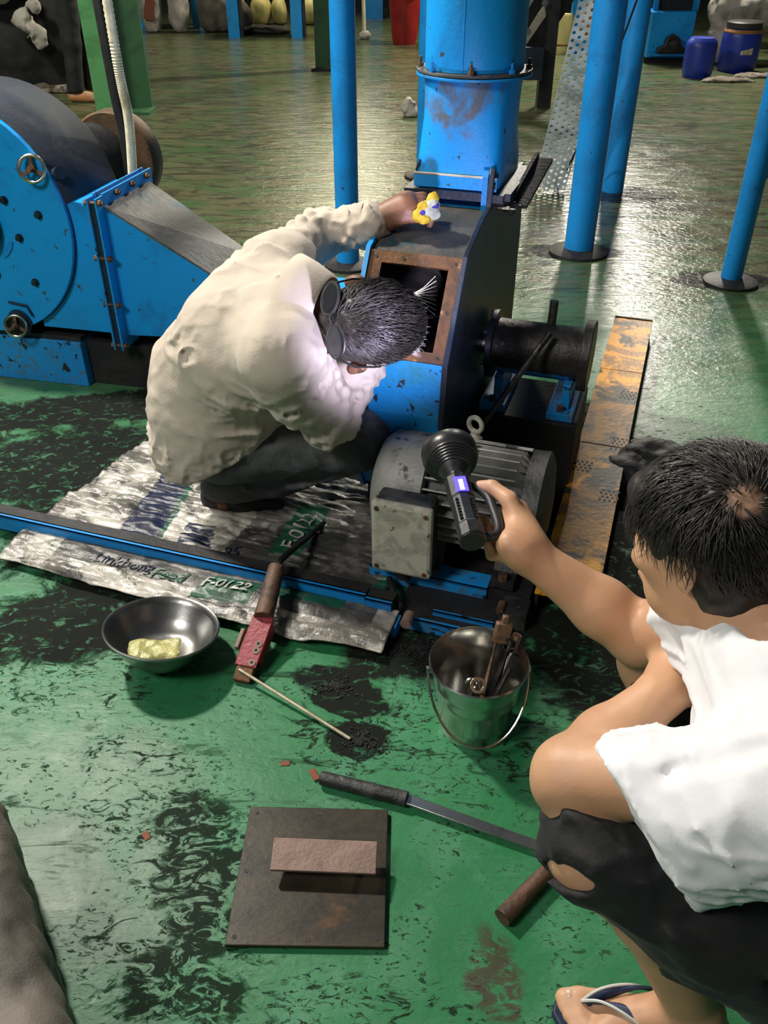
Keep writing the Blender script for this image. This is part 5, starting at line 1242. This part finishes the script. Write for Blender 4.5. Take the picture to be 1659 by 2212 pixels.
for k in range(2200):
    a_, b = rg.random()*2-1, rg.random()*2-1; d0 = nz(ear*a_*1.1+crown*(1.35*rg.random()-.05)+face*b*1.1); p = HP(-.012, 0, .030)+face*(d0@face)*.110+ear*(d0@ear)*.089+crown*(d0@crown)*.098
    if (p-HP(.060, 0, .02))@nz(face*.8-crown*.6) > 0 or (abs(d0@ear) > .62 and d0@crown < .12): continue
    rt.append(p); nn.append(d0); g_ = face*.9+ear*.5*(rg.random()-.5)-crown*.1; dd.append(nz(g_-d0*(g_@d0)*.85+d0*.10))
o = strands('hair_locks', rt, dd, .038, .0016, M_hair, hair, nrm=nn, stiff=.15); o.parent = hair; o['kind'] = 'stuff'; o.data.transform(Matrix.Translation(-OFFS[wk]))
rt, dd, nn = [], [], []
for k in range(140):
    b = rg.random()*2-1; p = HP(.088+.01*rg.random(), b*.062, .045-.03*b*b); rt.append(p); nn.append(crown); dd.append(nz(face*1.0+crown*(.2-.4*rg.random())+ear*(.6*b+.6*(rg.random()-.5))))
o = strands('lit_fringe', rt, dd, .026, .0009, M_hairlit, wk, nrm=nn, stiff=.3); o['kind'] = 'stuff'; o['label'] = 'fringe hair with the torch light painted white'
# sandals / dark shoes
for a_ in (ankR, ankL):
    q = SDF(np.array(a_)-(.09, .16, .10), np.array(a_)+(.27, .09, .05), .006); q.chain([(a_[0]-.025, a_[1], .040), (a_[0]+.06, a_[1]-.005, .034), (a_[0]+.15, a_[1]-.01, .028)], [.044, .042, .030], .02); q.plane((0, 0, .004), (0, 0, -1)); vv, qq = q.mesh(1); from_arrays('shoe', vv, qq, M_rubber, wk)

# goggles pushed to the back of the head
gg = thing('goggles', 'dark round-lensed spectacles worn on the back of the kneeling worker\'s head', 'spectacles', (-.13, 1.85, .69))
GP = lambda r_, u_, n_: hcA+cR*r_+cU*u_+N_*n_
for uu, ru, tl in ((.034, .0, .0), (-.058, .012, .012)):
    c = GP(-.086+ru, uu, .096); nrm_ = nz(-cR*.66+N_*.74+cU*(.12 if uu > 0 else -.16)); x = nz(cU+cR*tl*-18*.1-nrm_*(cU@nrm_)); x = nz(x-nrm_*(x@nrm_)); y = np.cross(nrm_, x)
    pts = [V(c+x*.036*math.cos(t)+y*.026*math.sin(t)) for t in np.linspace(0, 2*math.pi, 28, endpoint=False)]
    MB().tube(pts, .0036, 8, closed=True).build('goggle_frame', M_rubber, gg)
    g = MB(); g.add([V(c+nrm_*.005)]+[p+V(nrm_)*.0012 for p in pts], [(0, 1+i, 1+(i+1) % 28) for i in range(28)]); g.build('goggle_lens', M_glassdark, gg)
MB().tube([V(GP(-.086, .0, .100)), V(GP(-.086, -.012, .104)), V(GP(-.082, -.024, .102))], .003, 8).build('nose_bridge', M_rubber, gg)
for b in (1, -1): MB().tube([V(GP(-.082, .068 if b > 0 else -.090, .092)), V(HP(-.045, b*.092, .004)), V(HP(.0, b*.092, .012)), V(HP(.02, b*.090, .006))], .0025, 8).build('temple_arm', M_rubber, gg)

# rag in the left hand: a thing of its own
rc = np.array((.110, 2.205, .835)); rag = thing('cleaning_rag', 'yellow, blue and white rag clutched on top of the fan housing', 'rag', rc)
q = SDF(rc-.09, rc+.09, .0035); q.ell(rc+(.004, -.01, .0), (.030, .028, .026), None, 0); q.rough(.006, (45, 45, 45)); vv, qq = q.mesh(1); from_arrays('white_fold', vv, qq, M_ragw, rag)
q = SDF(rc-.09, rc+.09, .0035); q.ell(rc+(-.022, -.022, -.010), (.018, .016, .015), None, .01); q.ell(rc+(.010, -.004, .024), (.016, .016, .015), None, .01); q.ell(rc+(-.014, -.022, .014), (.015, .014, .013), None, .01); q.ell(rc+(-.004, -.036, -.016), (.012, .009, .010), None, .01); q.rough(.006, (60, 60, 60)); vv, qq = q.mesh(1); from_arrays('yellow_fold', vv, qq, M_ragy, rag)
q = SDF(rc-.09, rc+.09, .003); q.cone(rc+(-.014, -.035, .000), rc+(.022, -.026, .014), .0075, .006, 0); vv, qq = q.mesh(1); from_arrays('blue_stripe', vv, qq, M_ragb, rag)

# wire brush in the right hand
bc_ = np.array(wrR)+(.080, .085, .05); br = thing('wire_brush', 'wire brush with fanned bright bristles inside the hatch', 'brush', bc_)
MB().cyl(V(bc_-(.02, .0, .05)), V(bc_+(.0, .0, .045)), .009, seg=14).build('brush_handle', M_wood, br)
g = MB()
for k in range(9):
    t = k/8-.5; g.tube([V(bc_+(.0, .0, .045)), V(bc_+(.035+.012*t, -.01+.02*t, .055+.03*t)), V(bc_+(.075-.01*abs(t), -.015+.04*t, .055+.085*t))], .0005, 5)
o = g.build('brush_bristles', M_inox, br); o['kind'] = 'stuff'
# ================================================================ man crouching at the right with the torch
mn = thing('person', 'crouching person in a white T-shirt and black shorts holding a torch', 'person', (.50, .80, 0))
hipL2, hipR2 = (.60, .64, .25), (.64, .82, .25)
knL, knR = (.276, .668, .440), (.452, 1.02, .430)
anL, anR = (.470, .628, .085), (.57, .99, .085)
pel2, wai2, che2, nek2 = (.64, .72, .27), (.64, .715, .40), (.580, .730, .56), (.515, .765, .685)
sL, sR = (.495, .600, .665), (.515, .905, .650)
eL, eR = (.248, .726, .512), (.408, 1.002, .505)
wL, wR = (.405, .868, .520), (.224, 1.076, .618)
H2 = np.array((.440, .905, .762))
f2 = nz((-.62, .74, -.24)); u2 = nz((-.10, .22, .97)); u2 = nz(u2-f2*(u2@f2)); e2 = np.cross(u2, f2)   # e: left ear
cU_ = np.array([0, math.sin(PITCH), math.cos(PITCH)])
def torso_m(q, g):
    q.ell(pel2, (.17+g, .18+g, .14+g), None, .05); q.cone(pel2, wai2, .155+g, .15+g, .05); q.cone(wai2, che2, .15+g, .15+g, .05)
    q.ell(che2, (.14+g, .185+g, .15+g), ((.8, -.1, .5), (.1, 1, 0), (-.5, 0, .86)), .05); q.cone(che2, nek2, .13+g, .08+g, .05)
    q.cone(sL, sR, .070+g, .070+g, .05); q.cone(che2, sL, .10+g, .072+g, .05); q.cone(che2, sR, .10+g, .070+g, .05)
q = SDF((.10, .44, -.01), (.86, 1.26, .96), .0046)
torso_m(q, -.012)
q.chain([nek2, tuple(H2-u2*.055-f2*.022)], [.066, .062], .04)
head_sdf(q, H2, f2, e2, u2, 1.05)
q.chain([sL, eL], [.060, .050], .02); q.chain([eL, tuple(np.array(eL)*.62+np.array(wL)*.38), wL], [.049, .047, .032], .02); q.cone(tuple(np.array(eL)+(-.008, .0, -.022)), eL, .036, .045, .02)
q.chain([sR, eR], [.058, .048], .02); q.chain([eR, tuple(np.array(eR)*.66+np.array(wR)*.34), wR], [.047, .046, .029], .02)
q.chain([hipL2, knL], [.095, .062], .03); q.chain([knL, tuple(np.array(knL)*.66+np.array(anL)*.34+(.035, 0, 0)), anL], [.056, .060, .038], .02)
q.chain([hipR2, knR], [.095, .062], .03); q.chain([knR, anR], [.056, .038], .02)
# left hand resting over the right knee
w_ = np.array(wL); d = nz((.55, .72, .0)); q.cone(w_, w_+d*.05+(0, 0, .004), .032, .036, .02)
sd = nz(np.cross(d, (0, 0, 1)))
for i in range(4):
    b = w_+d*.085+sd*(.032-.021*i)+(0, 0, .006-.003*abs(i-1.5)); q.cone(w_+d*.03+sd*(.02-.013*i), b, .018, .0125, .012)
    hand_chain(q, [b, b+d*.032+(0, 0, -.012), b+d*.048+(0, 0, -.034), b+d*.044+(0, 0, -.052)], .0115, .0085)
hand_chain(q, [w_+sd*.022, w_+d*.035+sd*.045-(0, 0, .012), w_+d*.066+sd*.052-(0, 0, .02)], .0135, .010)
# right hand round the torch handle
w_ = np.array(wR)
pc = np.array((.207, 1.118, .637))
q.cone(w_, pc+(.012, -.012, -.012), .031, .030, .025); q.cone(w_+(.0, .01, .008), pc+(.010, .030, .004), .030, .024, .02); q.cone(pc+(.006, -.034, -.008), pc+(.008, .034, -.006), .022, .020, .015)
q.cone(w_+(-.012, -.016, .012), pc+(-.012, -.050, .002), .022, .020, .02)
for i in range(4):
    y_ = 1.082+.0215*i; b = np.array((.212, y_, .622)); hand_chain(q, [b, (.199, y_+.002, .602), (.173, y_+.004, .603), (.164, y_+.004, .630)], .0115, .0088)
hand_chain(q, [(.222, 1.110, .640), (.203, 1.148, .668), (.178, 1.180, .672), (.160, 1.196, .664)], .0165, .0098)
# feet
for a_, dr_ in ((anL, nz((-.97, .10, 0))), (anR, nz((-.65, .76, 0)))):
    a_ = np.array(a_); sd = np.array((-dr_[1], dr_[0], 0)); hz = .032
    q.cone(a_, a_-dr_*.035-(0, 0, a_[2]-hz-.004), .036, .030, .02); q.cone(a_, a_+dr_*.10-(0, 0, a_[2]-hz-.004), .034, .030, .03); q.cone(a_+dr_*.03-sd*.01-(0, 0, a_[2]-hz), a_+dr_*.13+sd*.022-(0, 0, a_[2]-hz), .028, .022, .02); q.cone(a_+dr_*.06-(0, 0, a_[2]-hz), a_+dr_*.12-sd*.024-(0, 0, a_[2]-hz), .028, .018, .02)
    inner = sd*-1 if a_[1] < .8 else sd
    for k in range(5):
        s_ = .030-.0145*k if True else 0; r_ = [.0145, .0098, .0092, .0086, .0080][k]; ln_ = [.062, .064, .058, .050, .040][k]
        b = a_+dr_*.125+inner*s_-(0, 0, a_[2]-.030); q.chain([b, b+dr_*ln_*.6+(0, 0, .002), b+dr_*ln_+(0, 0, -.005)], [r_*1.05, r_, r_*.92], .006)
vv, qq = q.mesh(2); from_arrays('body', vv, qq, M_skin1, mn)
dr_ = nz((-.97, .10, 0)); sd = np.array((-dr_[1], dr_[0], 0)); b = np.array(anL)+dr_*(.125+.054)-sd*.030-(0, 0, anL[2]-.0415)
MB().lathe([(.0, .0008), (.005, .0007), (.0085, -.0012)], V(b), (-.30, .0, .95), 14).build('toe_nail', M_nail, mn)

# T-shirt
q = SDF((.24, .40, .14), (.88, 1.10, .84), .0046)
torso_m(q, .012)
q.cone(pel2, (.66, .72, .20), .17, .165, .05)
def mixp(a_, b_, t): return tuple(np.array(a_)*(1-t)+np.array(b_)*t)
slL, slR = mixp(sL, eL, .70), mixp(sR, eR, .40)
q.cone(tuple(np.array(sL)-(0, 0, .008)), tuple(np.array(slL)-(0, .010, .022)), .080, .078, .04); q.cone(mixp(sL, eL, .1), tuple(np.array(slL)+(.03, -.05, -.075)), .075, .062, .05)
q.cone(sR, slR, .078, .082, .04)
dL = nz(np.array(eL)-np.array(sL)); dR = nz(np.array(eR)-np.array(sR))
cutL = (np.array(slL)+dL*.030, nz((-.80, -.30, -.46))); cutR = (np.array(slR)+dR*.02, dR)
# cut the sleeve ends only (keep the trunk)
def local_cut(q, p, n_, c, rad):
    p, n_, c = np.array(p), nz(n_), np.array(c); r_ = q._sub(c-rad, c+rad); sl, X, Y, Z = r_
    d = ((X-p[0])*n_[0]+(Y-p[1])*n_[1]+(Z-p[2])*n_[2]); q.D[sl] = np.maximum(q.D[sl], d.astype(np.float32))
q.lcut(cutL[0], cutL[1], np.array(slL)+dL*.17-np.array((0, .02, .03)), .185); q.lcut(cutR[0], cutR[1], np.array(slR)+dR*.13, .125)
ng = np.array(nek2)+(-.012, .035, .018)
q.ell(tuple(ng+np.array((0, .012, .045))), (.088, .085, .055), None, .006, sub=True)
for k, (a_, b_) in enumerate([((.36, .62, .68), (.30, .66, .57)), ((.37, .58, .62), (.33, .60, .52)), ((.44, .585, .755), (.34, .63, .66)), ((.47, .56, .72), (.34, .60, .62)), ((.40, .66, .735), (.46, .70, .745)), ((.42, .72, .70), (.45, .80, .72)), ((.39, .60, .66), (.31, .63, .55)), ((.45, .52, .66), (.36, .56, .54)), ((.50, .66, .755), (.42, .64, .75)),
                             ((.44, .80, .66), (.47, .86, .70)), ((.43, .74, .62), (.45, .82, .62)), ((.46, .54, .58), (.52, .53, .40)), ((.50, .52, .56), (.56, .52, .36)), ((.42, .69, .56), (.44, .80, .54)), ((.41, .68, .68), (.36, .66, .70)), ((.52, .58, .76), (.58, .66, .72))]):
    q.fold(a_, b_, .012, .018 if k % 2 else -.016)
q.crease(.012, 12, (-.75, .3, -.3), 5., msc=5); q.crease(.007, 22, (-.3, .6, .3), 2., msc=7); q.rough(.005, (8, 8, 8)); q.rough(.0015, (26, 26, 26))
vv, qq = q.mesh(1); from_arrays('t_shirt', vv, qq, M_tee, mn)
# sleeve hem and neck rib
def hem(c, d_, r, nm, el=1.0, up=(0, 0, 1)):
    c, d_ = np.array(c), nz(d_); x = nz(np.cross(d_, up)); y = np.cross(d_, x); pts = [V(c+x*r*math.cos(t)+y*r*el*math.sin(t)) for t in np.linspace(0, 2*math.pi, 40, endpoint=False)]
    return MB().tube(pts, .004, 8, closed=True)
neck_ax = nz(H2-np.array(nek2))

# shorts
q = SDF((.14, .44, .08), (.86, 1.16, .56), .0050)
q.ell(pel2, (.185, .195, .14), None, .05)
q.chain([hipL2, mixp(hipL2, knL, .55), mixp(hipL2, knL, .96)], [.130, .098, .070], .03)
q.chain([hipR2, mixp(hipR2, knR, .55), mixp(hipR2, knR, .80)], [.120, .100, .085], .03)
dk = nz(np.array(knL)-np.array(hipL2))
local_cut(q, np.array(knL)+dk*.035, nz(dk+np.array((0, 0, -.05))), np.array(knL)+dk*.06, .16)
q.cone(tuple(np.array(knL)+(.0, .0, .012)), tuple(np.array(knL)+(.07, .0, -.010)), .063, .074, .02)
# notch where the leg shows below the hem
q.ell(tuple(np.array(knL)+(-.060, -.050, -.085)), (.075, .070, .060), None, .008, sub=True)
for k in range(14):
    t = .15+.75*rng.random(); p = np.array(hipL2)*(1-t)+np.array(knL)*t; q.fold(p+(-.02, -.10, .05), p+(.06, -.09, -.07), .012, .008*(1 if k % 2 else -1))
kA, aA = np.array(knL), np.array(anL)
q.ell((0.2120, 0.6077, 0.4536), (.056, .022, .080), (cR, cU_, -cF), .003, sub=True)
q.subcone(kA+(-.030, -.03, -.118), aA*.45+kA*.55+(-.030, -.02, -.02), .056, .074); q.subcone(aA*.45+kA*.55+(-.030, -.02, -.02), aA+(-.03, -.02, .03), .074, .09)
q.crease(.011, 13, (.8, -.2, -.5), 3.); q.crease(.008, 22, (.3, -.3, .9), 6.)
q.rough(.003, (18, 18, 18)); vv, qq = q.mesh(1); from_arrays('shorts', vv, qq, M_shorts, mn)
MB().cyl((.505, .540, .345), (.505, .528, .330), .004, seg=10).build('pocket_zip', M_chrome, mn)

# hair: cap, then locks radiating from the whorl
q = SDF(H2-.18, H2+.18, .004); HP2 = lambda a_, b_, d_: H2+(f2*a_+e2*b_+u2*d_)*1.05
q.ell(HP2(-.010, 0, .030), (.111, .090, .096), (f2, e2, u2), 0); q.ell(HP2(-.045, 0, -.025), (.072, .079, .074), (f2, e2, u2), .02)
q.ell(HP2(.06, 0, .055), (.058, .070, .052), (f2, e2, u2), .02)
q.plane(HP2(.085, 0, .02), nz(f2*.75-u2*.65)); q.plane(HP2(-.05, 0, -.078), nz(-u2+.45*f2))
for b_ in (-1, 1): q.ell(HP2(.024, b_*.096, -.030), (.045, .034, .052), (f2, e2, u2), .006, sub=True)
q.rough(.003, (50, 50, 50)); vv, qq = q.mesh(1); hair2 = from_arrays('hair', vv, qq, M_hair, mn)
wh0 = nz((-.22, -.55, .78)); rg = np.random.default_rng(11); rt, dd, nn = [], [], []
for k in range(4200):
    d0 = rg.normal(size=3); d0 /= np.linalg.norm(d0)
    fa, ea, ua = d0@f2, d0@e2, d0@u2
    if ua < -.45 or (ua < .05 and fa > .25): continue
    p = HP2(-.010, 0, .030)+(f2*fa*.113+e2*ea*.092+u2*ua*.098)*1.05
    if ua < 0: p = p+f2*.0-u2*.0
    if (p-HP2(.085, 0, .02))@nz(f2*.75-u2*.65) > .0 or (p-HP2(-.05, 0, -.07))@nz(-u2+.45*f2) > 0: continue
    if abs(ea) > .75 and ua < -.1 and fa > -.3: continue
    tg = d0-wh0*(d0@wh0); tn = np.linalg.norm(tg); 
    if tn < .30*rg.random()**1.5+.02: continue
    tg = tg/tn; sw = np.cross(wh0, tg); g_ = tg+.45*sw+.25*rg.normal(size=3)-u2*.25; g_ = g_-d0*(g_@d0); rt.append(p); nn.append(d0); dd.append(nz(nz(g_)+d0*.12))
o = strands('hair_locks', rt, dd, .045, .0013, M_hair, mn, nrm=nn, stiff=.35, seed=8); o['kind'] = 'stuff'
# scalp shows at the whorl
sp = HP2(-.010, 0, .030)+(f2*(wh0@f2)*.112+e2*(wh0@e2)*.091+u2*(wh0@u2)*.097)*1.05
hair2.data.materials[0] = whorl_hair(tuple(V(sp)-OFFS[mn]))

# flip-flop on the left foot
ff = thing('flip_flop', 'navy flip-flop with white trim on the crouching person\'s near foot', 'flip-flop', (.38, .63, 0))
def sole(a_, dr_, inner, parent):
    a_ = np.array((a_[0], a_[1], 0)); P2 = [(-.065, -.028), (-.075, 0), (-.062, .030), (.0, .034), (.06, .042), (.12, .050), (.17, .046), (.198, .030), (.205, .010), (.190, -.018), (.15, -.036), (.08, -.036), (.0, -.033)]
    f_ = lambda z: (lambda p: tuple(a_+dr_*p[0]+inner*p[1]+np.array((0, 0, z))))
    return MB().prism(P2, f_(.0), f_(.016))
dr_ = nz((-.97, .10, 0)); sd = np.array((-dr_[1], dr_[0], 0)); inner = -sd
sole(anL, dr_, inner, ff).build('sole', M_navyrub, ff, bevel=.004)
a0 = np.array((anL[0], anL[1], 0)); PP = lambda x, y, z: V(a0+dr_*x+inner*y+np.array((0, 0, z)))
for y_, nm in ((.044, 1), (-.038, -1)):
    pts = pol([PP(.150, .016, .040), PP(.115, .016+.010*nm, .064), PP(.07, .010+.026*nm, .066), PP(.03, y_*1.0, .040), PP(.015, y_*.98, .014)], 24)
    g = MB(); n_ = len(pts); vs_ = []
    for i, p in enumerate(pts):
        t = i/(n_-1); wd = .012+.010*math.sin(t*math.pi); sidev = V(dr_)*wd; vs_ += [p+sidev+V((0, 0, .003)), p-sidev+V((0, 0, .003))]
    g.add(vs_, [(2*i, 2*i+1, 2*i+3, 2*i+2) for i in range(n_-1)]); st = g.build('strap', M_navyrub, ff, solid=.004)
    MB().tube([vs_[2*i]+V((0, 0, .003)) for i in range(n_)], .0025, 6).build('strap_trim', M_strap_w, st, root=ff)
MB().cyl(PP(.150, .016, .012), PP(.150, .016, .044), .005, seg=10).build('toe_post', M_navyrub, ff)
f3 = thing('flip_flop', 'navy flip-flop on the crouching person\'s far foot, hidden behind the legs', 'flip-flop', (.50, 1.05, 0))
dr_ = nz((-.65, .76, 0)); sd = np.array((-dr_[1], dr_[0], 0)); sole(anR, dr_, sd, f3).build('sole', M_navyrub, f3, bevel=.004)

# ================================================================ torch
t_tail, t_head = V((.138, 1.055, .652)), V((.1165, 1.262, .672)); td = (t_head-t_tail).normalized()
tc = thing('torch', 'black hand torch with a blue-lit display and a side handle', 'torch', (.13, 1.15, .62))
MB().lathe([(.0, 0), (.019, .0), (.0225, .004), (.0225, .030), (.0210, .034), (.0210, .095), (.0225, .10), (.0225, .148), (.0200, .155), (.0165, .162)], t_tail, td, 10).build('torch_body', M_torch, tc, smooth=False, bevel=.0015)
hp_ = [(.0165, .158), (.018, .165), (.028, .178)]
for k in range(6): hp_ += [(.028+.0028*k, .179+.0048*k), (.0302+.0028*k, .180+.0048*k), (.0302+.0028*k, .183+.0048*k)]
hp_ += [(.046, .210), (.049, .218), (.049, .236), (.046, .240), (.044, .240), (.042, .236)]
MB().lathe(hp_, t_tail, td, 44).build('torch_head', M_torch, tc)
MB().cyl(t_tail+td*.233, t_tail+td*.2335, .0425, seg=40).build('torch_lens', M_lens, tc)
sx = td.cross(V((0, 0, 1))).normalized(); upv = sx.cross(td).normalized(); dp = (upv*.86+V((0, -.2, .1))).normalized(); dp = (dp-td*dp.dot(td)).normalized(); dx = td.cross(dp)
R_ = Matrix((dx, td, dp)).transposed()
MB().box(t_tail+td*.118+dp*.0215, (.020, .036, .003), R_).build('display_window', M_led, tc, smooth=False)
for k in range(4): MB().box(t_tail+td*(.104+.007*k)+dp*.0236, (.007, .0038, .0008), R_).build('display_bar', M_ledw, tc, smooth=False)
for s_ in (-1, 1):
    for k in range(7): MB().box(t_tail+td*(.040+.0075*k)+dp*.0175+dx*s_*.0125, (.004, .004, .004), R_).build('grip_ridge', M_torch, tc, smooth=False)
hs = V((.185-.138, 0, -.006)); 
hl = pol([t_tail+td*.018+hs*.40, t_tail+td*.022+hs*.85, t_tail+td*.045+hs*1.03, t_tail+td*.085+hs*1.03, t_tail+td*.118+hs*.98, t_tail+td*.138+hs*.72, t_tail+td*.146+hs*.35], 40)
MB().tube(hl, .0080, 10).build('torch_handle', M_rubber, tc)
sp_ = bpy.data.lights.new('torch_beam', 'SPOT'); sp_.energy = 58; sp_.color = (.74, .70, 1.0); sp_.spot_size = math.radians(62); sp_.spot_blend = 1.0; sp_.shadow_soft_size = .03
so = bpy.data.objects.new('torch_beam', sp_); scene.collection.objects.link(so); so.parent = tc
so.location = t_tail+td*.250-OFFS[tc]; so.rotation_euler = (V((-.04, 2.10, .735))-(t_tail+td*.25)).to_track_quat('-Z', 'Y').to_euler()

# ================================================================ far standing person, seen from the waist down at the left edge
fp = thing('person', 'person in black trousers and orange shoes standing far away by the green column', 'person', (-2.72, 8.75, 0))
bx_, by_ = -2.76, 8.75
q = SDF((bx_-.4, by_-.35, -.01), (bx_+.45, by_+.4, 1.75), .014)
for s_ in (-1, 1):
    q.chain([(bx_, by_+.09*s_, .90), (bx_+.03*s_, by_+.09*s_, .48), (bx_-.02+.05*s_, by_+.09*s_, .09)], [.085, .058, .042], .03); q.cone((bx_-.02+.05*s_, by_+.09*s_, .05), (bx_+.15+.05*s_, by_+.09*s_, .03), .038, .032, .02)
    q.chain([(bx_, by_+.20*s_, 1.36), (bx_+.05, by_+.24*s_, 1.08), (bx_+.20, by_+.17*s_, .95)], [.05, .042, .03], .02)
    for k in range(4): q.cone((bx_+.21, by_+.17*s_, .96-.015*k), (bx_+.28, by_+.16*s_, .93-.018*k), .013, .010, .005)
    q.cone((bx_+.20, by_+.15*s_, .96), (bx_+.25, by_+.12*s_, .97), .014, .011, .005)
q.cone((bx_, by_, .92), (bx_, by_, 1.30), .13, .15, .05); q.cone((bx_, by_-.17, 1.38), (bx_, by_+.17, 1.38), .065, .065, .05); q.cone((bx_, by_, 1.36), (bx_+.02, by_, 1.52), .055, .05, .03)
head_sdf(q, (bx_+.03, by_, 1.60), (1, 0, 0), (0, 1, 0), (0, 0, 1), 1.0)
vv, qq = q.mesh(2); from_arrays('body', vv, qq, M_skin2, fp)
q = SDF((bx_-.4, by_-.35, .05), (bx_+.45, by_+.4, 1.0), .014)
for s_ in (-1, 1): q.chain([(bx_, by_+.09*s_, .90), (bx_+.03*s_, by_+.09*s_, .48), (bx_-.02+.05*s_, by_+.09*s_, .06)], [.10, .082, .070], .03)
q.plane((0, 0, .08), (0, 0, -1)); q.rough(.008, (12, 12, 12)); vv, qq = q.mesh(1); from_arrays('trousers', vv, qq, M_pant_far, fp)
q = SDF((bx_-.4, by_-.4, .8), (bx_+.45, by_+.4, 1.6), .014); q.cone((bx_, by_, .90), (bx_, by_, 1.30), .155, .165, .05); q.cone((bx_, by_-.17, 1.38), (bx_, by_+.17, 1.38), .078, .078, .05)
for s_ in (-1, 1): q.chain([(bx_, by_+.20*s_, 1.36), (bx_+.05, by_+.24*s_, 1.08), (bx_+.15, by_+.19*s_, .99)], [.065, .056, .045], .02)
q.plane((0, 0, .84), (0, 0, -1)); q.rough(.008, (10, 10, 10)); vv, qq = q.mesh(1); from_arrays('jacket', vv, qq, M_bluecloth, fp)
q = SDF((bx_-.15, by_-.15, 1.45), (bx_+.2, by_+.15, 1.8), .012); q.ell((bx_+.018, by_, 1.63), (.106, .086, .094), None, 0); q.plane((bx_+.09, by_, 1.63), (.8, 0, -.6)); vv, qq = q.mesh(1); from_arrays('hair', vv, qq, M_hair, fp)
for s_ in (-1, 1):
    q = SDF((bx_-.2, by_-.2, -.01), (bx_+.35, by_+.2, .16), .010); q.chain([(bx_-.05+.05*s_, by_+.09*s_, .05), (bx_+.07+.05*s_, by_+.09*s_, .045), (bx_+.17+.05*s_, by_+.09*s_, .035)], [.05, .046, .038], .02); q.plane((0, 0, .004), (0, 0, -1)); vv, qq = q.mesh(1); from_arrays('shoe', vv, qq, M_orangeshoe, fp)

# ================================================================ repeats carry a group
GROUPS = {'pipe_post': 'round blue posts', 'rust_chip': 'rust chips on the floor', 'soot_heap': 'soot on the near floor', 'standing_sack': 'sacks by the far bench', 'yellow_bag': 'yellow bags under the far bench',
          'plastic_drum': 'blue plastic drums', 'green_column': 'green columns', 'steel_bench': 'far benches', 'flip_flop': 'flip-flops of the crouching person', 'feed_sack': 'printed feed sacks', 'plastic_rag': 'white plastic on the dark machine'}
for o in bpy.data.objects:
    if o.parent is None and o.name.split('.')[0] in GROUPS and 'group' not in o: o['group'] = GROUPS[o.name.split('.')[0]]
